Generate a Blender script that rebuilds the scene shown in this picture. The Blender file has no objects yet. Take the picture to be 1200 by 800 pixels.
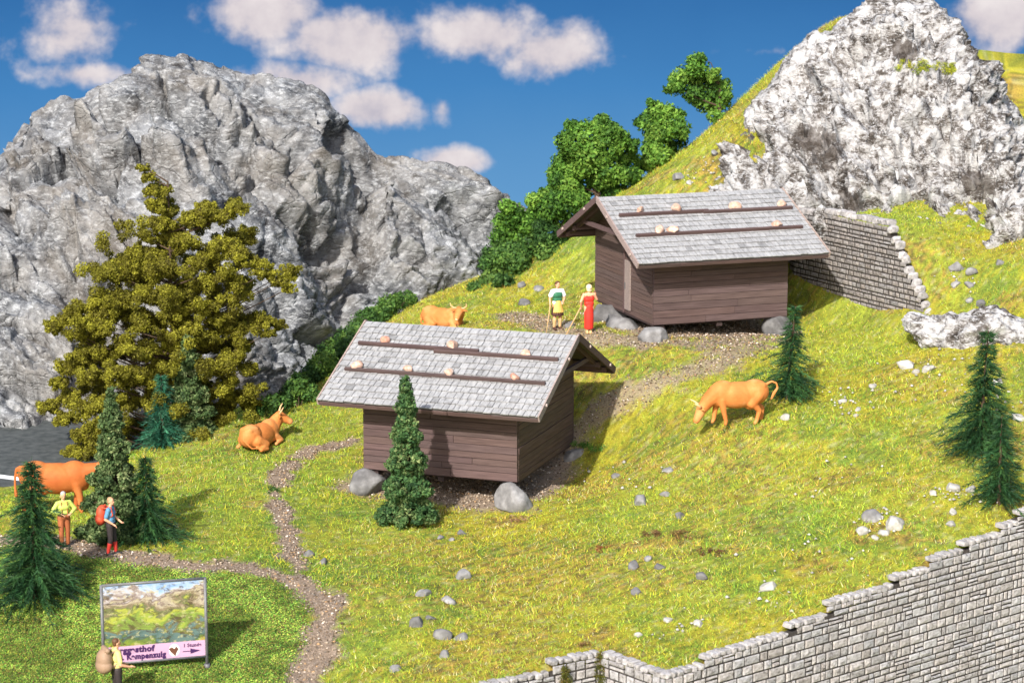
import bpy, bmesh, math, random
import numpy as np
from mathutils import Vector, Matrix

random.seed(7)
RNG = np.random.default_rng(11)
R = math.radians
scene = bpy.context.scene
COL = scene.collection

# ------------------------------------------------------------------ camera
F_PX, CX, CY = 2800.0, 600.0, 400.0
HC, TH = 18.6, R(11.0)
CT, ST = math.cos(TH), math.sin(TH)


def at(px, py, Y):
    u = (px - CX) / F_PX
    v = (py - CY) / F_PX
    t = Y / (CT - v * ST)
    return (t * u, Y, HC - t * (ST + v * CT))


def atz(px, py, z):
    u = (px - CX) / F_PX
    v = (py - CY) / F_PX
    t = (HC - z) / (ST + v * CT)
    return (t * u, t * (CT - v * ST), z)


cam_d = bpy.data.cameras.new('camera')
cam = bpy.data.objects.new('camera', cam_d)
COL.objects.link(cam)
cam.location = (0, 0, HC)
cam.rotation_euler = (R(90) - TH, 0, 0)
cam_d.sensor_width = 36
cam_d.lens = F_PX / 1200 * 36
cam_d.clip_start = 1
cam_d.clip_end = 2000
cam_d.dof.use_dof = True
cam_d.dof.focus_distance = 75
cam_d.dof.aperture_fstop = 0.75
scene.camera = cam


# ------------------------------------------------------------------ numpy noise
def _hash(ix, iy, iz, seed):
    h = (ix.astype(np.int64) * 374761393 + iy.astype(np.int64) * 668265263 + iz.astype(np.int64) * 2147483647 + seed * 974634777) & 0xFFFFFFFF
    h = ((h ^ (h >> 13)) * 1274126177) & 0xFFFFFFFF
    h = ((h ^ (h >> 16)) * 2246822519) & 0xFFFFFFFF
    h = h ^ (h >> 15)
    return (h & 0xFFFFFF) / float(0xFFFFFF)


def vnoise(p, seed=0):
    """value noise in [0,1]; p (n,3)"""
    i = np.floor(p).astype(np.int64)
    f = p - i
    f = f * f * f * (f * (f * 6 - 15) + 10)
    out = 0
    for dx in (0, 1):
        wx = f[:, 0] if dx else 1 - f[:, 0]
        for dy in (0, 1):
            wy = f[:, 1] if dy else 1 - f[:, 1]
            for dz in (0, 1):
                wz = f[:, 2] if dz else 1 - f[:, 2]
                out = out + wx * wy * wz * _hash(i[:, 0] + dx, i[:, 1] + dy, i[:, 2] + dz, seed)
    return out


def fbm(p, octv=4, seed=0, gain=.5):
    a, s, tot = 1., 0., 0.
    q = np.array(p, dtype=float)
    for k in range(octv):
        s = s + a * (vnoise(q, seed + k * 17) * 2 - 1)
        tot += a
        a *= gain
        q = q * 2.03 + 13.7
    return s / tot


def ridged(p, octv=3, seed=0, gain=.5):
    a, s, tot = 1., 0., 0.
    q = np.array(p, dtype=float)
    for k in range(octv):
        s = s + a * (1 - np.abs(vnoise(q, seed + k * 31) * 2 - 1) * 1.6)
        tot += a
        a *= gain
        q = q * 2.1 + 7.3
    return s / tot


def facets(p, seed=0, slope=.5):
    """angular slabs: every cell of a jittered lattice carries its own tilted plane; returns height, edge distance"""
    i = np.floor(p).astype(np.int64)
    best = np.full(len(p), 9.)
    second = np.full(len(p), 9.)
    h = np.zeros(len(p))
    for dx in (-1, 0, 1):
        for dy in (-1, 0, 1):
            for dz in (-1, 0, 1):
                jx, jy, jz = i[:, 0] + dx, i[:, 1] + dy, i[:, 2] + dz
                c = np.stack([jx + _hash(jx, jy, jz, seed), jy + _hash(jx, jy, jz, seed + 1), jz + _hash(jx, jy, jz, seed + 2)], 1)
                d = np.sqrt(((p - c) ** 2).sum(1))
                n = np.stack([_hash(jx, jy, jz, seed + 3) - .5, _hash(jx, jy, jz, seed + 4) - .5, _hash(jx, jy, jz, seed + 5) - .5], 1)
                hh = ((p - c) * n).sum(1) * 2 * slope + (_hash(jx, jy, jz, seed + 6) - .5) * .5
                m = d < best
                second = np.where(m, best, np.minimum(second, d))
                best = np.where(m, d, best)
                h = np.where(m, hh, h)
    return h, second - best


def n2(x, y, s, octv=3, seed=0):
    return fbm(np.stack([x / s, y / s, np.full(len(x), seed * 3.17)], 1), octv, seed)


def sstep(a, b, x):
    t = np.clip((x - a) / (b - a), 0, 1)
    return t * t * (3 - 2 * t)


# ------------------------------------------------------------------ object helpers
def tag(o, label=None, cat=None, group=None, kind=None):
    if label: o['label'] = label
    if cat: o['category'] = cat
    if group: o['group'] = group
    if kind: o['kind'] = kind
    return o


def empty(name, loc, rz=0, s=1):
    o = bpy.data.objects.new(name, None)
    COL.objects.link(o)
    o.location = loc
    o.rotation_euler = (0, 0, rz)
    o.scale = (s, s, s)
    o.empty_display_size = .2
    return o


def link(name, me, mats=None, parent=None, smooth=False):
    o = bpy.data.objects.new(name, me)
    COL.objects.link(o)
    if parent is not None: o.parent = parent
    if mats is not None:
        for m in (mats if isinstance(mats, (list, tuple)) else [mats]):
            me.materials.append(m)
    if smooth:
        me.polygons.foreach_set('use_smooth', np.ones(len(me.polygons), dtype=bool))
    return o


def mesh_np(name, V, F, mats=None, parent=None, col=None, smooth=False):
    V = np.asarray(V, dtype=np.float32)
    F = np.asarray(F, dtype=np.int32)
    me = bpy.data.meshes.new(name)
    n, k = F.shape
    me.vertices.add(len(V))
    me.vertices.foreach_set('co', V.ravel())
    me.loops.add(n * k)
    me.loops.foreach_set('vertex_index', F.ravel())
    me.polygons.add(n)
    me.polygons.foreach_set('loop_start', np.arange(0, n * k, k, dtype=np.int32))
    if col is not None:
        a = me.attributes.new('Col', 'FLOAT_COLOR', 'POINT')
        c = np.ones((len(V), 4), dtype=np.float32)
        c[:, :3] = col
        a.data.foreach_set('color', c.ravel())
    me.update(calc_edges=True)
    me.validate()
    return link(name, me, mats, parent, smooth)


class MB:
    """collects boxes, bars and tubes, then links them as one mesh"""

    def __init__(s):
        s.v, s.f, s.c = [], [], []

    def add(s, vs, fs, c=(1, 1, 1)):
        b = len(s.v)
        s.v += [tuple(v) for v in vs]
        s.f += [tuple(b + i for i in f) for f in fs]
        s.c += [c] * len(vs)

    def box(s, x0, x1, y0, y1, z0, z1, c=(1, 1, 1)):
        s.add([(x0, y0, z0), (x1, y0, z0), (x1, y1, z0), (x0, y1, z0), (x0, y0, z1), (x1, y0, z1), (x1, y1, z1), (x0, y1, z1)],
              [(0, 3, 2, 1), (4, 5, 6, 7), (0, 1, 5, 4), (1, 2, 6, 5), (2, 3, 7, 6), (3, 0, 4, 7)], c)

    def bar(s, p, q, w, h, up=(0, 0, 1), c=(1, 1, 1)):
        p, q, up = Vector(p), Vector(q), Vector(up)
        d = (q - p).normalized()
        sx = d.cross(up).normalized() * (w / 2)
        sz = sx.cross(d).normalized() * (h / 2)
        vs = [p - sx - sz, p + sx - sz, p + sx + sz, p - sx + sz, q - sx - sz, q + sx - sz, q + sx + sz, q - sx + sz]
        s.add(vs, [(0, 1, 2, 3), (7, 6, 5, 4), (0, 4, 5, 1), (1, 5, 6, 2), (2, 6, 7, 3), (3, 7, 4, 0)], c)

    def tube(s, pts, rads, n=8, c=(1, 1, 1)):
        pts = [Vector(p) for p in pts]
        b = len(s.v)
        ref = Vector((.3, .9, .1))
        for i, p in enumerate(pts):
            d = (pts[min(i + 1, len(pts) - 1)] - pts[max(i - 1, 0)]).normalized()
            e = d.cross(ref)
            if e.length < .1: e = d.cross(Vector((1, 0, .2)))
            e.normalize()
            g = d.cross(e)
            for k in range(n):
                a = 2 * math.pi * k / n
                s.v.append(tuple(p + (e * math.cos(a) + g * math.sin(a)) * rads[i]))
                s.c.append(c)
        for i in range(len(pts) - 1):
            for k in range(n):
                k2 = (k + 1) % n
                s.f.append((b + i * n + k, b + i * n + k2, b + (i + 1) * n + k2, b + (i + 1) * n + k))
        s.f.append(tuple(b + k for k in range(n))[::-1])
        s.f.append(tuple(b + (len(pts) - 1) * n + k for k in range(n)))

    def build(s, name, mats, parent=None, smooth=False):
        me = bpy.data.meshes.new(name)
        me.from_pydata(s.v, [], s.f)
        a = me.attributes.new('Col', 'FLOAT_COLOR', 'POINT')
        c = np.ones((len(s.v), 4), dtype=np.float32)
        c[:, :3] = np.array(s.c)
        a.data.foreach_set('color', c.ravel())
        me.update()
        return link(name, me, mats, parent, smooth)


# ------------------------------------------------------------------ materials
def s2l(c):
    return tuple(((v / 255) / 12.92 if v / 255 <= .04045 else ((v / 255 + .055) / 1.055) ** 2.4) for v in c)


def new_mat(name):
    m = bpy.data.materials.new(name)
    m.use_nodes = True
    nt = m.node_tree
    nt.nodes.clear()
    out = nt.nodes.new('ShaderNodeOutputMaterial')
    return m, nt, out


def N(nt, typ, **kw):
    n = nt.nodes.new(typ)
    for k, v in kw.items():
        if k in n.bl_rna.properties.keys() and k not in n.inputs.keys():
            setattr(n, k, v)
        else:
            n.inputs[k].default_value = v
    return n


def ramp(nt, fac, stops):
    r = nt.nodes.new('ShaderNodeValToRGB')
    el = r.color_ramp.elements
    while len(el) > 1: el.remove(el[-1])
    el[0].position = stops[0][0]
    el[0].color = (*stops[0][1], 1)
    for p, c in stops[1:]:
        e = el.new(p)
        e.color = (*c, 1)
    nt.links.new(fac, r.inputs['Fac'])
    return r.outputs['Color']


def noise(nt, vec, scale, detail=6, rough=.6, dist=0):
    n = N(nt, 'ShaderNodeTexNoise', Scale=scale, Detail=detail, Roughness=rough, Distortion=dist)
    if vec is not None: nt.links.new(vec, n.inputs['Vector'])
    return n.outputs['Fac']


def mapping(nt, scale=(1, 1, 1), rot=(0, 0, 0), src='Object'):
    tc = N(nt, 'ShaderNodeTexCoord')
    mp = N(nt, 'ShaderNodeMapping')
    mp.inputs['Scale'].default_value = scale
    mp.inputs['Rotation'].default_value = rot
    nt.links.new(tc.outputs[src], mp.inputs['Vector'])
    return mp.outputs['Vector']


def mixc(nt, fac, a, b, mode='MIX'):
    m = nt.nodes.new('ShaderNodeMix')
    m.data_type = 'RGBA'
    m.blend_type = mode
    for s, val in ((0, fac), (6, a), (7, b)):
        if hasattr(val, 'links'): nt.links.new(val, m.inputs[s])
        elif s == 0: m.inputs[0].default_value = val
        else: m.inputs[s].default_value = (*val, 1)
    return m.outputs[2]


def finish(nt, out, colr, rough=.85, bump=None, strength=.4, dist=.02, spec=.3, transl=0):
    b = N(nt, 'ShaderNodeBsdfPrincipled')
    b.inputs['Roughness'].default_value = rough
    b.inputs['Specular IOR Level'].default_value = spec
    if hasattr(colr, 'links'): nt.links.new(colr, b.inputs['Base Color'])
    else: b.inputs['Base Color'].default_value = (*colr, 1)
    if bump is not None:
        bp = N(nt, 'ShaderNodeBump', Strength=strength, Distance=dist)
        nt.links.new(bump, bp.inputs['Height'])
        nt.links.new(bp.outputs['Normal'], b.inputs['Normal'])
    sh = b.outputs[0]
    if transl:
        t = N(nt, 'ShaderNodeBsdfTranslucent')
        if hasattr(colr, 'links'): nt.links.new(colr, t.inputs['Color'])
        else: t.inputs['Color'].default_value = (*colr, 1)
        mx = N(nt, 'ShaderNodeMixShader')
        mx.inputs[0].default_value = transl
        nt.links.new(sh, mx.inputs[1])
        nt.links.new(t.outputs[0], mx.inputs[2])
        sh = mx.outputs[0]
    nt.links.new(sh, out.inputs['Surface'])


def mat_noise(name, stops, scale=4, detail=6, mscale=(1, 1, 1), mrot=(0, 0, 0), rough=.85, bump=.4, bdist=.02, bscale=None, attr=False, spec=.3, src='Object'):
    m, nt, out = new_mat(name)
    vec = mapping(nt, mscale, mrot, src)
    f = noise(nt, vec, scale, detail)
    c = ramp(nt, f, stops)
    if attr:
        a = N(nt, 'ShaderNodeAttribute', attribute_name='Col')
        c = mixc(nt, 1.0, c, a.outputs['Color'], 'MULTIPLY')
    h = noise(nt, vec, bscale or scale * 3, 6, .65)
    finish(nt, out, c, rough, h, bump, bdist, spec)
    return m


def mat_attr(name, rough=.8, transl=0, spec=.2, var=.0):
    m, nt, out = new_mat(name)
    a = N(nt, 'ShaderNodeAttribute', attribute_name='Col')
    c = a.outputs['Color']
    if var:
        f = noise(nt, mapping(nt), 9, 3)
        c = mixc(nt, 1.0, c, ramp(nt, f, [(.3, (1 - var,) * 3), (.7, (1 + var,) * 3)]), 'MULTIPLY')
    finish(nt, out, c, rough, None, spec=spec, transl=transl)
    return m


def g(v): return (v, v, v)


M = {}
M['grass'] = mat_attr('grass', .75, .3, .15)
M['foliage'] = mat_attr('foliage', .7, .22, .25)
M['needle'] = mat_attr('needle', .6, .1, .3)
M['grit'] = mat_attr('grit', .9, 0, .2)
M['bark'] = mat_noise('bark', [(.3, (.035, .022, .014)), (.7, (.10, .065, .04))], 6, 6, (1, 1, .25), bump=.8)
M['wood'] = mat_noise('wood', [(.25, (.055, .035, .0325)), (.5, (.088, .057, .053)), (.75, (.125, .084, .079))], 2.2, 8, (.5, 6, 9), rough=.75, bump=.35, bdist=.015, attr=True)
M['wood_end'] = mat_noise('wood_end', [(.25, (.058, .038, .033)), (.5, (.092, .061, .053)), (.75, (.13, .088, .077))], 2.2, 8, (6, .5, 9), rough=.75, bump=.35, bdist=.015, attr=True)
M['wood_grey'] = mat_noise('wood_grey', [(.25, (.16, .12, .105)), (.75, (.32, .26, .235))], 4, 6, (.6, 6, 6), rough=.8, bump=.4, attr=True)
M['shingle'] = mat_noise('shingle', [(.25, (.195, .192, .19)), (.5, (.285, .28, .275)), (.72, (.38, .373, .365))], 5, 8, (2.2, .8, 1), rough=.85, bump=.5, bdist=.01, attr=True)
M['boulder'] = mat_noise('boulder', [(.25, (.085, .082, .08)), (.5, (.18, .175, .172)), (.75, (.34, .335, .33))], 2.2, 8, rough=.9, bump=.7, bdist=.03, attr=True)
M['roof_stone'] = mat_noise('roof_stone', [(.3, (.32, .17, .115)), (.5, (.46, .30, .225)), (.7, (.56, .45, .38))], 6, 5, rough=.9, bump=.5, attr=True)
M['white_stone'] = mat_noise('white_stone', [(.3, (.22, .21, .185)), (.6, (.40, .385, .35)), (.8, (.56, .55, .52))], 5, 6, rough=.9, bump=.5, attr=True)
M['masonry'] = mat_noise('masonry', [(.30, (.12, .108, .104)), (.44, (.32, .30, .292)), (.70, (.475, .455, .447))], 9, 8, rough=.9, bump=1., attr=True, bdist=.03)
M['mortar'] = mat_noise('mortar', [(.3, (.028, .023, .021)), (.7, (.065, .056, .05))], 10, 4, rough=.95)
M['metal'] = mat_noise('metal', [(.3, (.085, .085, .088)), (.7, (.14, .14, .145))], 12, 3, rough=.45, bump=.05, spec=.5)
M['asphalt'] = mat_noise('asphalt', [(.3, (.03, .036, .036)), (.7, (.085, .092, .09))], 3, 8, rough=.9, bump=.3)
M['road_paint'] = mat_noise('road_paint', [(.3, (.7, .7, .7)), (.7, (.85, .85, .85))], 6, 4, rough=.7, bump=.1)


# ------------------------------------------------------------------ terrain
def tps(pts):
    P = np.array([p[:2] for p in pts], float)
    zv = np.array([p[2] for p in pts], float)
    n = len(P)
    d = np.sqrt(((P[:, None] - P[None]) ** 2).sum(2))
    K = np.where(d > 0, d * d * np.log(d + 1e-9), 0) + np.eye(n) * .6
    A = np.zeros((n + 3, n + 3))
    A[:n, :n] = K
    A[:n, n] = 1
    A[:n, n + 1:] = P
    A[n:, :n] = A[:n, n:].T
    w = np.linalg.solve(A, np.concatenate([zv, [0, 0, 0]]))

    def ev(x, y):
        o = np.empty(len(x))
        for a in range(0, len(x), 20000):
            q = np.stack([x[a:a + 20000], y[a:a + 20000]], 1)
            dd = ((q[:, None] - P[None]) ** 2).sum(2)
            k = np.where(dd > 1e-12, .5 * dd * np.log(dd + 1e-12), 0)
            o[a:a + 20000] = k @ w[:n] + w[n] + q @ w[n + 1:]
        return o
    return ev


# retaining wall in the foreground (plan), top heights at its corners
WALL = [(-30., 52.5), (-6., 54.6), at(540, 806, 56.8)[:2], at(704, 766, 59.0)[:2], at(780, 793, 57.2)[:2], at(1200, 605, 66.)[:2], (18.2, 68.9)]
# wall behind the rear hut
RWALL = [(9.7, 93.5), (10.6, 88.5), (14.47, 81.3)]

ctrl = [at(*p) for p in [
    (0, 800, 57.5), (130, 800, 57.5), (260, 800, 57.8), (400, 800, 58.2), (0, 690, 62.5), (128, 648, 65.),
    (730, 226, 97.5), (790, 186, 99.), (860, 126, 100.5), (935, 57, 101.5), (990, 18, 103.), (1150, 53, 108.), (1210, 53, 108.),
    (1199, 140, 103.), (800, 227, 93.5), (850, 202, 94.), (765, 402, 81.6), (905, 392, 83.5), (690, 390, 83.2)]]
ctrl += [atz(*p) for p in [
    (310, 522, .1), (350, 478, .4), (195, 520, -.1), (240, 500, .1), (160, 530, -.25), (340, 560, -.1), (75, 598, -.3), (0, 600, -.35), (0, 573, -.7),
    (300, 668, -.45), (400, 700, -.75), (606, 592, -.6), (425, 577, -.5), (677, 545, -.35), (520, 382, 2.0), (640, 380, 2.55), (760, 450, 1.95),
    (700, 470, 1.3), (865, 500, 1.45), (800, 560, .3), (930, 465, 1.9), (740, 520, .45), (1000, 560, .9), (1170, 588, .95), (1140, 530, 1.6),
    (900, 650, 0.), (600, 700, -1.0), (750, 680, -.5), (500, 640, -.85), (477, 613, -.72), (1080, 430, 2.8), (1199, 430, 3.), (1110, 330, 4.75), (1199, 330, 5.),
    (1150, 290, 5.6), (1199, 290, 5.9), (1000, 250, 6.3), (905, 228, 6.6), (660, 332, 3.), (700, 252, 5.2), (560, 356, 2.2), (480, 362, 1.7),
    (420, 420, 1.1)]]
ctrl += [(-25, 75, -.95), (-25, 84, -.95), (-16, 77, -.95), (-16, 84, -.95), (-11, 80.5, -.9), (-11, 86, -.95), (-8, 92, -1.2), (-4, 101, 0.), (0.5, 105, 1.),
         (-22, 70, -.6), (-24, 60, -1.), (-32, 90, -1.5), (4.5, 106, 2.5), (9.5, 108, 5.), (14, 111, 9.), (20, 112, 9.), (27, 103, 9.5), (27, 90, 7.),
         (25, 80, 4.6), (22, 72, 2.3), (-20, 110, -2), (-2, 112, -1)]
W1, W2, W3, W0 = WALL[3], WALL[4], WALL[5], WALL[2]
ctrl += [(W0[0] - .2, W0[1] + .5, -1.28), (W1[0], W1[1] + .6, -1.12), (W2[0] - .05, W2[1] + .7, -1.12), (W3[0] - .4, W3[1] + .5, .52),
         ((W2[0] + W3[0]) / 2 - .35, (W2[1] + W3[1]) / 2 + .5, -.32), (-10, 55.3, -1.7)]
zl_ev = tps(ctrl + [(10.3, 87.6, 2.95), (12.3, 84.6, 3.15), (14.1, 81.1, 3.45), (8.9, 88.5, 3.), (9.3, 90.5, 3.4)])
zu_ev = tps(ctrl + [(10.9, 90., 6.2), (11.4, 88.2, 6.25), (12.6, 86.2, 6.2), (13.8, 84., 5.9), (14.6, 82.6, 4.7), (15.2, 81., 3.9)])


def sdpoly(x, y, pts):
    """signed distance to an open polyline (left side positive)"""
    best = np.full(len(x), 1e9)
    sg = np.ones(len(x))
    for (ax, ay), (bx, by) in zip(pts[:-1], pts[1:]):
        dx, dy = bx - ax, by - ay
        L2 = dx * dx + dy * dy
        t = np.clip(((x - ax) * dx + (y - ay) * dy) / L2, 0, 1)
        qx, qy = x - ax - t * dx, y - ay - t * dy
        d = np.sqrt(qx * qx + qy * qy)
        m = d < best - 1e-9
        cr = dx * (y - ay) - dy * (x - ax)
        sg = np.where(m, np.sign(cr), sg)
        best = np.where(m, d, best)
    return best * sg


def terrain(x, y, rough=True):
    x = np.atleast_1d(np.asarray(x, float))
    y = np.atleast_1d(np.asarray(y, float))
    zl, zu = zl_ev(x, y), zu_ev(x, y)
    s = sdpoly(x, y, RWALL + [(17.5, 76.)])
    z = zl + (zu - zl) * np.where(y < 81.4, sstep(-.1, .9, s), sstep(.10, .32, s))
    if rough:
        z = z + .13 * n2(x, y, 2.6, 3, 3) + .05 * n2(x, y, .7, 3, 5)
    z = z + (-9 - z) * sstep(110, 124, y)
    z = z + (-6 - z) * sstep(30, 44, np.abs(x))
    dw = sdpoly(x, y, WALL + [(60, 100)])
    z = np.where(dw < .17, -7.5, z)
    return z


def tz(x, y):
    return float(terrain([x], [y])[0])


def drop(px, py):
    """where the camera ray through a picture point first meets the ground"""
    u = (px - CX) / F_PX
    v = (py - CY) / F_PX
    t = np.arange(50, 125, .05)
    x, y, z = t * u, t * (CT - v * ST), HC - t * (ST + v * CT)
    h = terrain(x, y)
    k = np.argmax(z < h)
    a = (z[k - 1] - h[k - 1]) / max(1e-6, (z[k - 1] - h[k - 1]) - (z[k] - h[k]))
    tt = t[k - 1] + a * .05
    return (tt * u, tt * (CT - v * ST), HC - tt * (ST + v * CT))


def pdist(x, y, pts):
    best = np.full(len(x), 1e9)
    for (ax, ay), (bx, by) in zip(pts[:-1], pts[1:]):
        dx, dy = bx - ax, by - ay
        t = np.clip(((x - ax) * dx + (y - ay) * dy) / (dx * dx + dy * dy + 1e-9), 0, 1)
        best = np.minimum(best, np.hypot(x - ax - t * dx, y - ay - t * dy))
    return best


def pl(*pp): return [drop(*p)[:2] for p in pp]


PATHS = [(pl((-30, 632), (60, 636), (130, 650), (220, 662), (300, 670), (350, 682), (383, 712), (375, 760), (355, 799)), .50),
         (pl((352, 680), (345, 650), (335, 620), (322, 585), (330, 552), (365, 528), (412, 516)), .34),
         (pl((700, 484), (740, 460), (790, 443), (850, 425), (880, 402)), .72),
         (pl((900, 398), (810, 402), (700, 397), (650, 386), (600, 368)), .75)]
HUT_A = (at(606, 565, 72.0), R(-19.6))
HUT_B = (at(766, 381, 82.3), R(19.6))
HL, HW = 5.16, 5.6


def hut_xy(h, lx, ly):
    c, s = math.cos(h[1]), math.sin(h[1])
    return h[0][0] + lx * c - ly * s, h[0][1] + lx * s + ly * c


def bare_mask(x, y):
    m = np.zeros(len(x))
    nz = n2(x, y, 1.1, 3, 21) * .45 + n2(x, y, .35, 2, 22) * .28
    for i, (pts, w) in enumerate(PATHS):
        d = pdist(x, y, pts) + nz * (1 if i < 2 else 1.5)
        k = (1.0, 1.0, .78, .85)[i]
        m = np.maximum(m, k * (1 - sstep(w * .45, w * 1.25, d)))
    for h, sx in ((HUT_A, -1), (HUT_B, 1)):
        c, s = math.cos(h[1]), math.sin(h[1])
        lx, ly = (x - h[0][0]) * c + (y - h[0][1]) * s, -(x - h[0][0]) * s + (y - h[0][1]) * c
        lx = lx * sx
        qx = np.abs(lx - HL / 2) - HL / 2
        qy = np.abs(ly - HW / 2) - HW / 2
        d = np.maximum(qx, qy) + nz
        m = np.maximum(m, 1 - sstep(.1, .9, d))
    return m


SPOTS = [(735, 640, .8, .6), (780, 635, .6, .5), (590, 612, .7, .5), (640, 618, .6, .4), (520, 775, 1.3, .4), (700, 745, .6, .5), (1040, 620, 1.3, .45), (980, 560, 1.2, .35),
         (870, 640, 1., .35), (1090, 690, .8, .3), (300, 590, .7, .35), (760, 215, .9, .5), (830, 190, .9, .5), (1060, 300, 1., .5), (1180, 350, .8, .4), (940, 120, .9, .7),
         (1165, 100, 1.6, .6), (710, 770, 1.0, .4), (860, 585, 1.0, .3), (960, 660, 1., .35), (1120, 460, .9, .3)]
SPOTS_W = [(*drop(a, b)[:2], c, d) for a, b, c, d in SPOTS]


def dry_mask(x, y):
    m = .5 + .75 * n2(x, y, 3.2, 4, 31) - .15
    m = np.clip(m * 1.3 - .1, 0, 1) * .55 + .05 * (x > -5)
    nz = n2(x, y, .8, 3, 41)
    for cx, cy, r, k in SPOTS_W:
        d = np.hypot(x - cx, y - cy) / r + nz * .8
        m = np.maximum(m, min(1., k * 1.35) * (1 - sstep(.4, 1.25, d)))
    return m


GX0, GY0 = drop(350, 800)[0], drop(200, 668)[1]


def turf_mask(x, y):
    """the finer green turf round the sign, below the footpath"""
    d = pdist(x, y, PATHS[0][0])
    below = (y < np.interp(x, [p[0] for p in PATHS[0][0][:6]], [p[1] for p in PATHS[0][0][:6]])) & (x < PATHS[0][0][6][0] - .2)
    return below * sstep(.2, .7, d)


C_YEL, C_LIME, C_GRN, C_OCH, C_BRN = [np.array(c) for c in ((.60, .54, .030), (.44, .55, .05), (.14, .32, .035), (.62, .38, .085), (.19, .10, .048))]


def grass_color(x, y, jitter):
    a = sstep(-.25, .45, n2(x, y, 4.5, 3, 51) + .35 * jitter[:, 0])
    c = C_YEL[None] * (1 - a[:, None]) + C_LIME[None] * a[:, None]
    left = sstep(-3.5, -7.5, x) * .35
    gr = np.clip(sstep(.02, .5, n2(x, y, 2.1, 3, 61) + .22 * n2(x, y, .6, 2, 62) + .5 * jitter[:, 1]) * .75 + left * .5, 0, 1)
    tm = turf_mask(x, y)
    gr = np.maximum(gr, tm * (.62 + .55 * jitter[:, 1]).clip(0, 1))
    c = c * (1 - gr[:, None]) + C_GRN[None] * gr[:, None]
    d = dry_mask(x, y)
    dd = (jitter[:, 2] * .5 + .5 < d).astype(float) * (1 - tm * .7)
    c = c * (1 - .75 * dd[:, None]) + (C_OCH[None] * (jitter[:, 3:4] > -.2) + C_BRN[None] * (jitter[:, 3:4] <= -.2)) * .75 * dd[:, None]
    u = (jitter[:, 0] * 7.31 + jitter[:, 1] * 3.77 + jitter[:, 2] * 5.13) % 1.
    tp = np.array([(.30, .42, .06), (.10, .25, .03), (.045, .13, .02), (.40, .40, .08), (.17, .10, .045), (.18, .34, .04)])
    tc_ = tp[(u * 6).astype(int).clip(0, 5)]
    k = (.72 * tm)[:, None]
    c = c * (1 - k) + tc_ * k
    pale = ((u > .90) & (tm < .5))[:, None] * .55
    dark = ((u < .13) & (tm < .5))[:, None] * .6
    c = c * (1 - pale) + np.array([.62, .62, .30])[None] * pale
    c = c * (1 - dark) + np.array([.09, .15, .025])[None] * dark
    return c * (1 + .42 * jitter[:, 3:4]) * (1 + .2 * n2(x, y, .45, 2, 81)[:, None])


PALB = np.array([(.62, .57, .045), (.47, .60, .065), (.22, .43, .055), (.06, .15, .024), (.62, .41, .10), (.19, .10, .045), (.70, .64, .34), (.35, .45, .05)])


def blade_color(x, y, r):
    """each fibre takes one of a few flock colours; the mix shifts from patch to patch"""
    n = len(x)
    a = sstep(-.22, .28, n2(x, y, 3.4, 3, 51))
    gr = 1.5 * sstep(.0, .35, n2(x, y, 2.1, 3, 61) + .25 * n2(x, y, .6, 2, 62)) + .6 * sstep(-3.5, -7.5, x)
    d = dry_mask(x, y)
    tm = turf_mask(x, y)
    q = n2(x, y, .5, 2, 63)
    w = np.stack([.42 * (1 - .6 * a), .16 + .30 * a, .10 + .26 * gr + .3 * tm, .08 + .10 * gr + .12 * np.clip(q * 2, 0, 1) + .1 * tm, .05 + .85 * d * (1 - .7 * tm), .025 + .55 * np.clip(d - .15, 0, 1), .035 + .25 * np.clip(d - .1, 0, 1) + .02 * a, .16 + .2 * gr], 1)
    w = np.cumsum(w / w.sum(1, keepdims=True), 1)
    k = (r.uniform(0, 1, n)[:, None] > w).sum(1).clip(0, 7)
    return PALB[k] * r.uniform(.62, 1.3, (n, 1)) * (1 + .22 * q[:, None])


# ground sheet
xs = np.concatenate([-np.geomspace(140, 21, 16), np.arange(-20, 22.01, .14), np.geomspace(23, 140, 16)])
ys = np.concatenate([np.array([-40, -10, 15, 32, 42, 48, 51]), np.arange(52.5, 106, .14), np.geomspace(107, 190, 18)])
gx, gy = np.meshgrid(xs, ys)
nx, ny = len(xs), len(ys)
fx, fy = gx.ravel(), gy.ravel()
fz = terrain(fx, fy)
ii = (np.arange(ny - 1)[:, None] * nx + np.arange(nx - 1)[None]).ravel()
GF = np.stack([ii, ii + 1, ii + nx + 1, ii + nx], 1)
bm_ = bare_mask(fx, fy)
jj = RNG.uniform(-1, 1, (len(fx), 4))
gc = grass_color(fx, fy, jj * .6)
soil = np.array([.13, .10, .045])
gcol = gc * .45 + soil[None] * .35  # soil under grass, darkened to paint in the shade between blades
peb = np.array([.30, .23, .17])
gcol = gcol * (1 - bm_[:, None]) + peb[None] * bm_[:, None]
m, nt, out = new_mat('ground')
a = N(nt, 'ShaderNodeAttribute', attribute_name='Col')
vec = mapping(nt)
f1 = noise(nt, vec, 14, 6, .7)
c = mixc(nt, 1., a.outputs['Color'], ramp(nt, f1, [(.3, g(.6)), (.55, g(1.05)), (.75, g(1.5))]), 'MULTIPLY')
finish(nt, out, c, .95, noise(nt, vec, 20, 6, .7), .9, .06, .1)
M['ground'] = m
o = mesh_np('ground', np.stack([fx, fy, fz], 1), GF, M['ground'], col=gcol, smooth=True)
tag(o, kind='structure')

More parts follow.
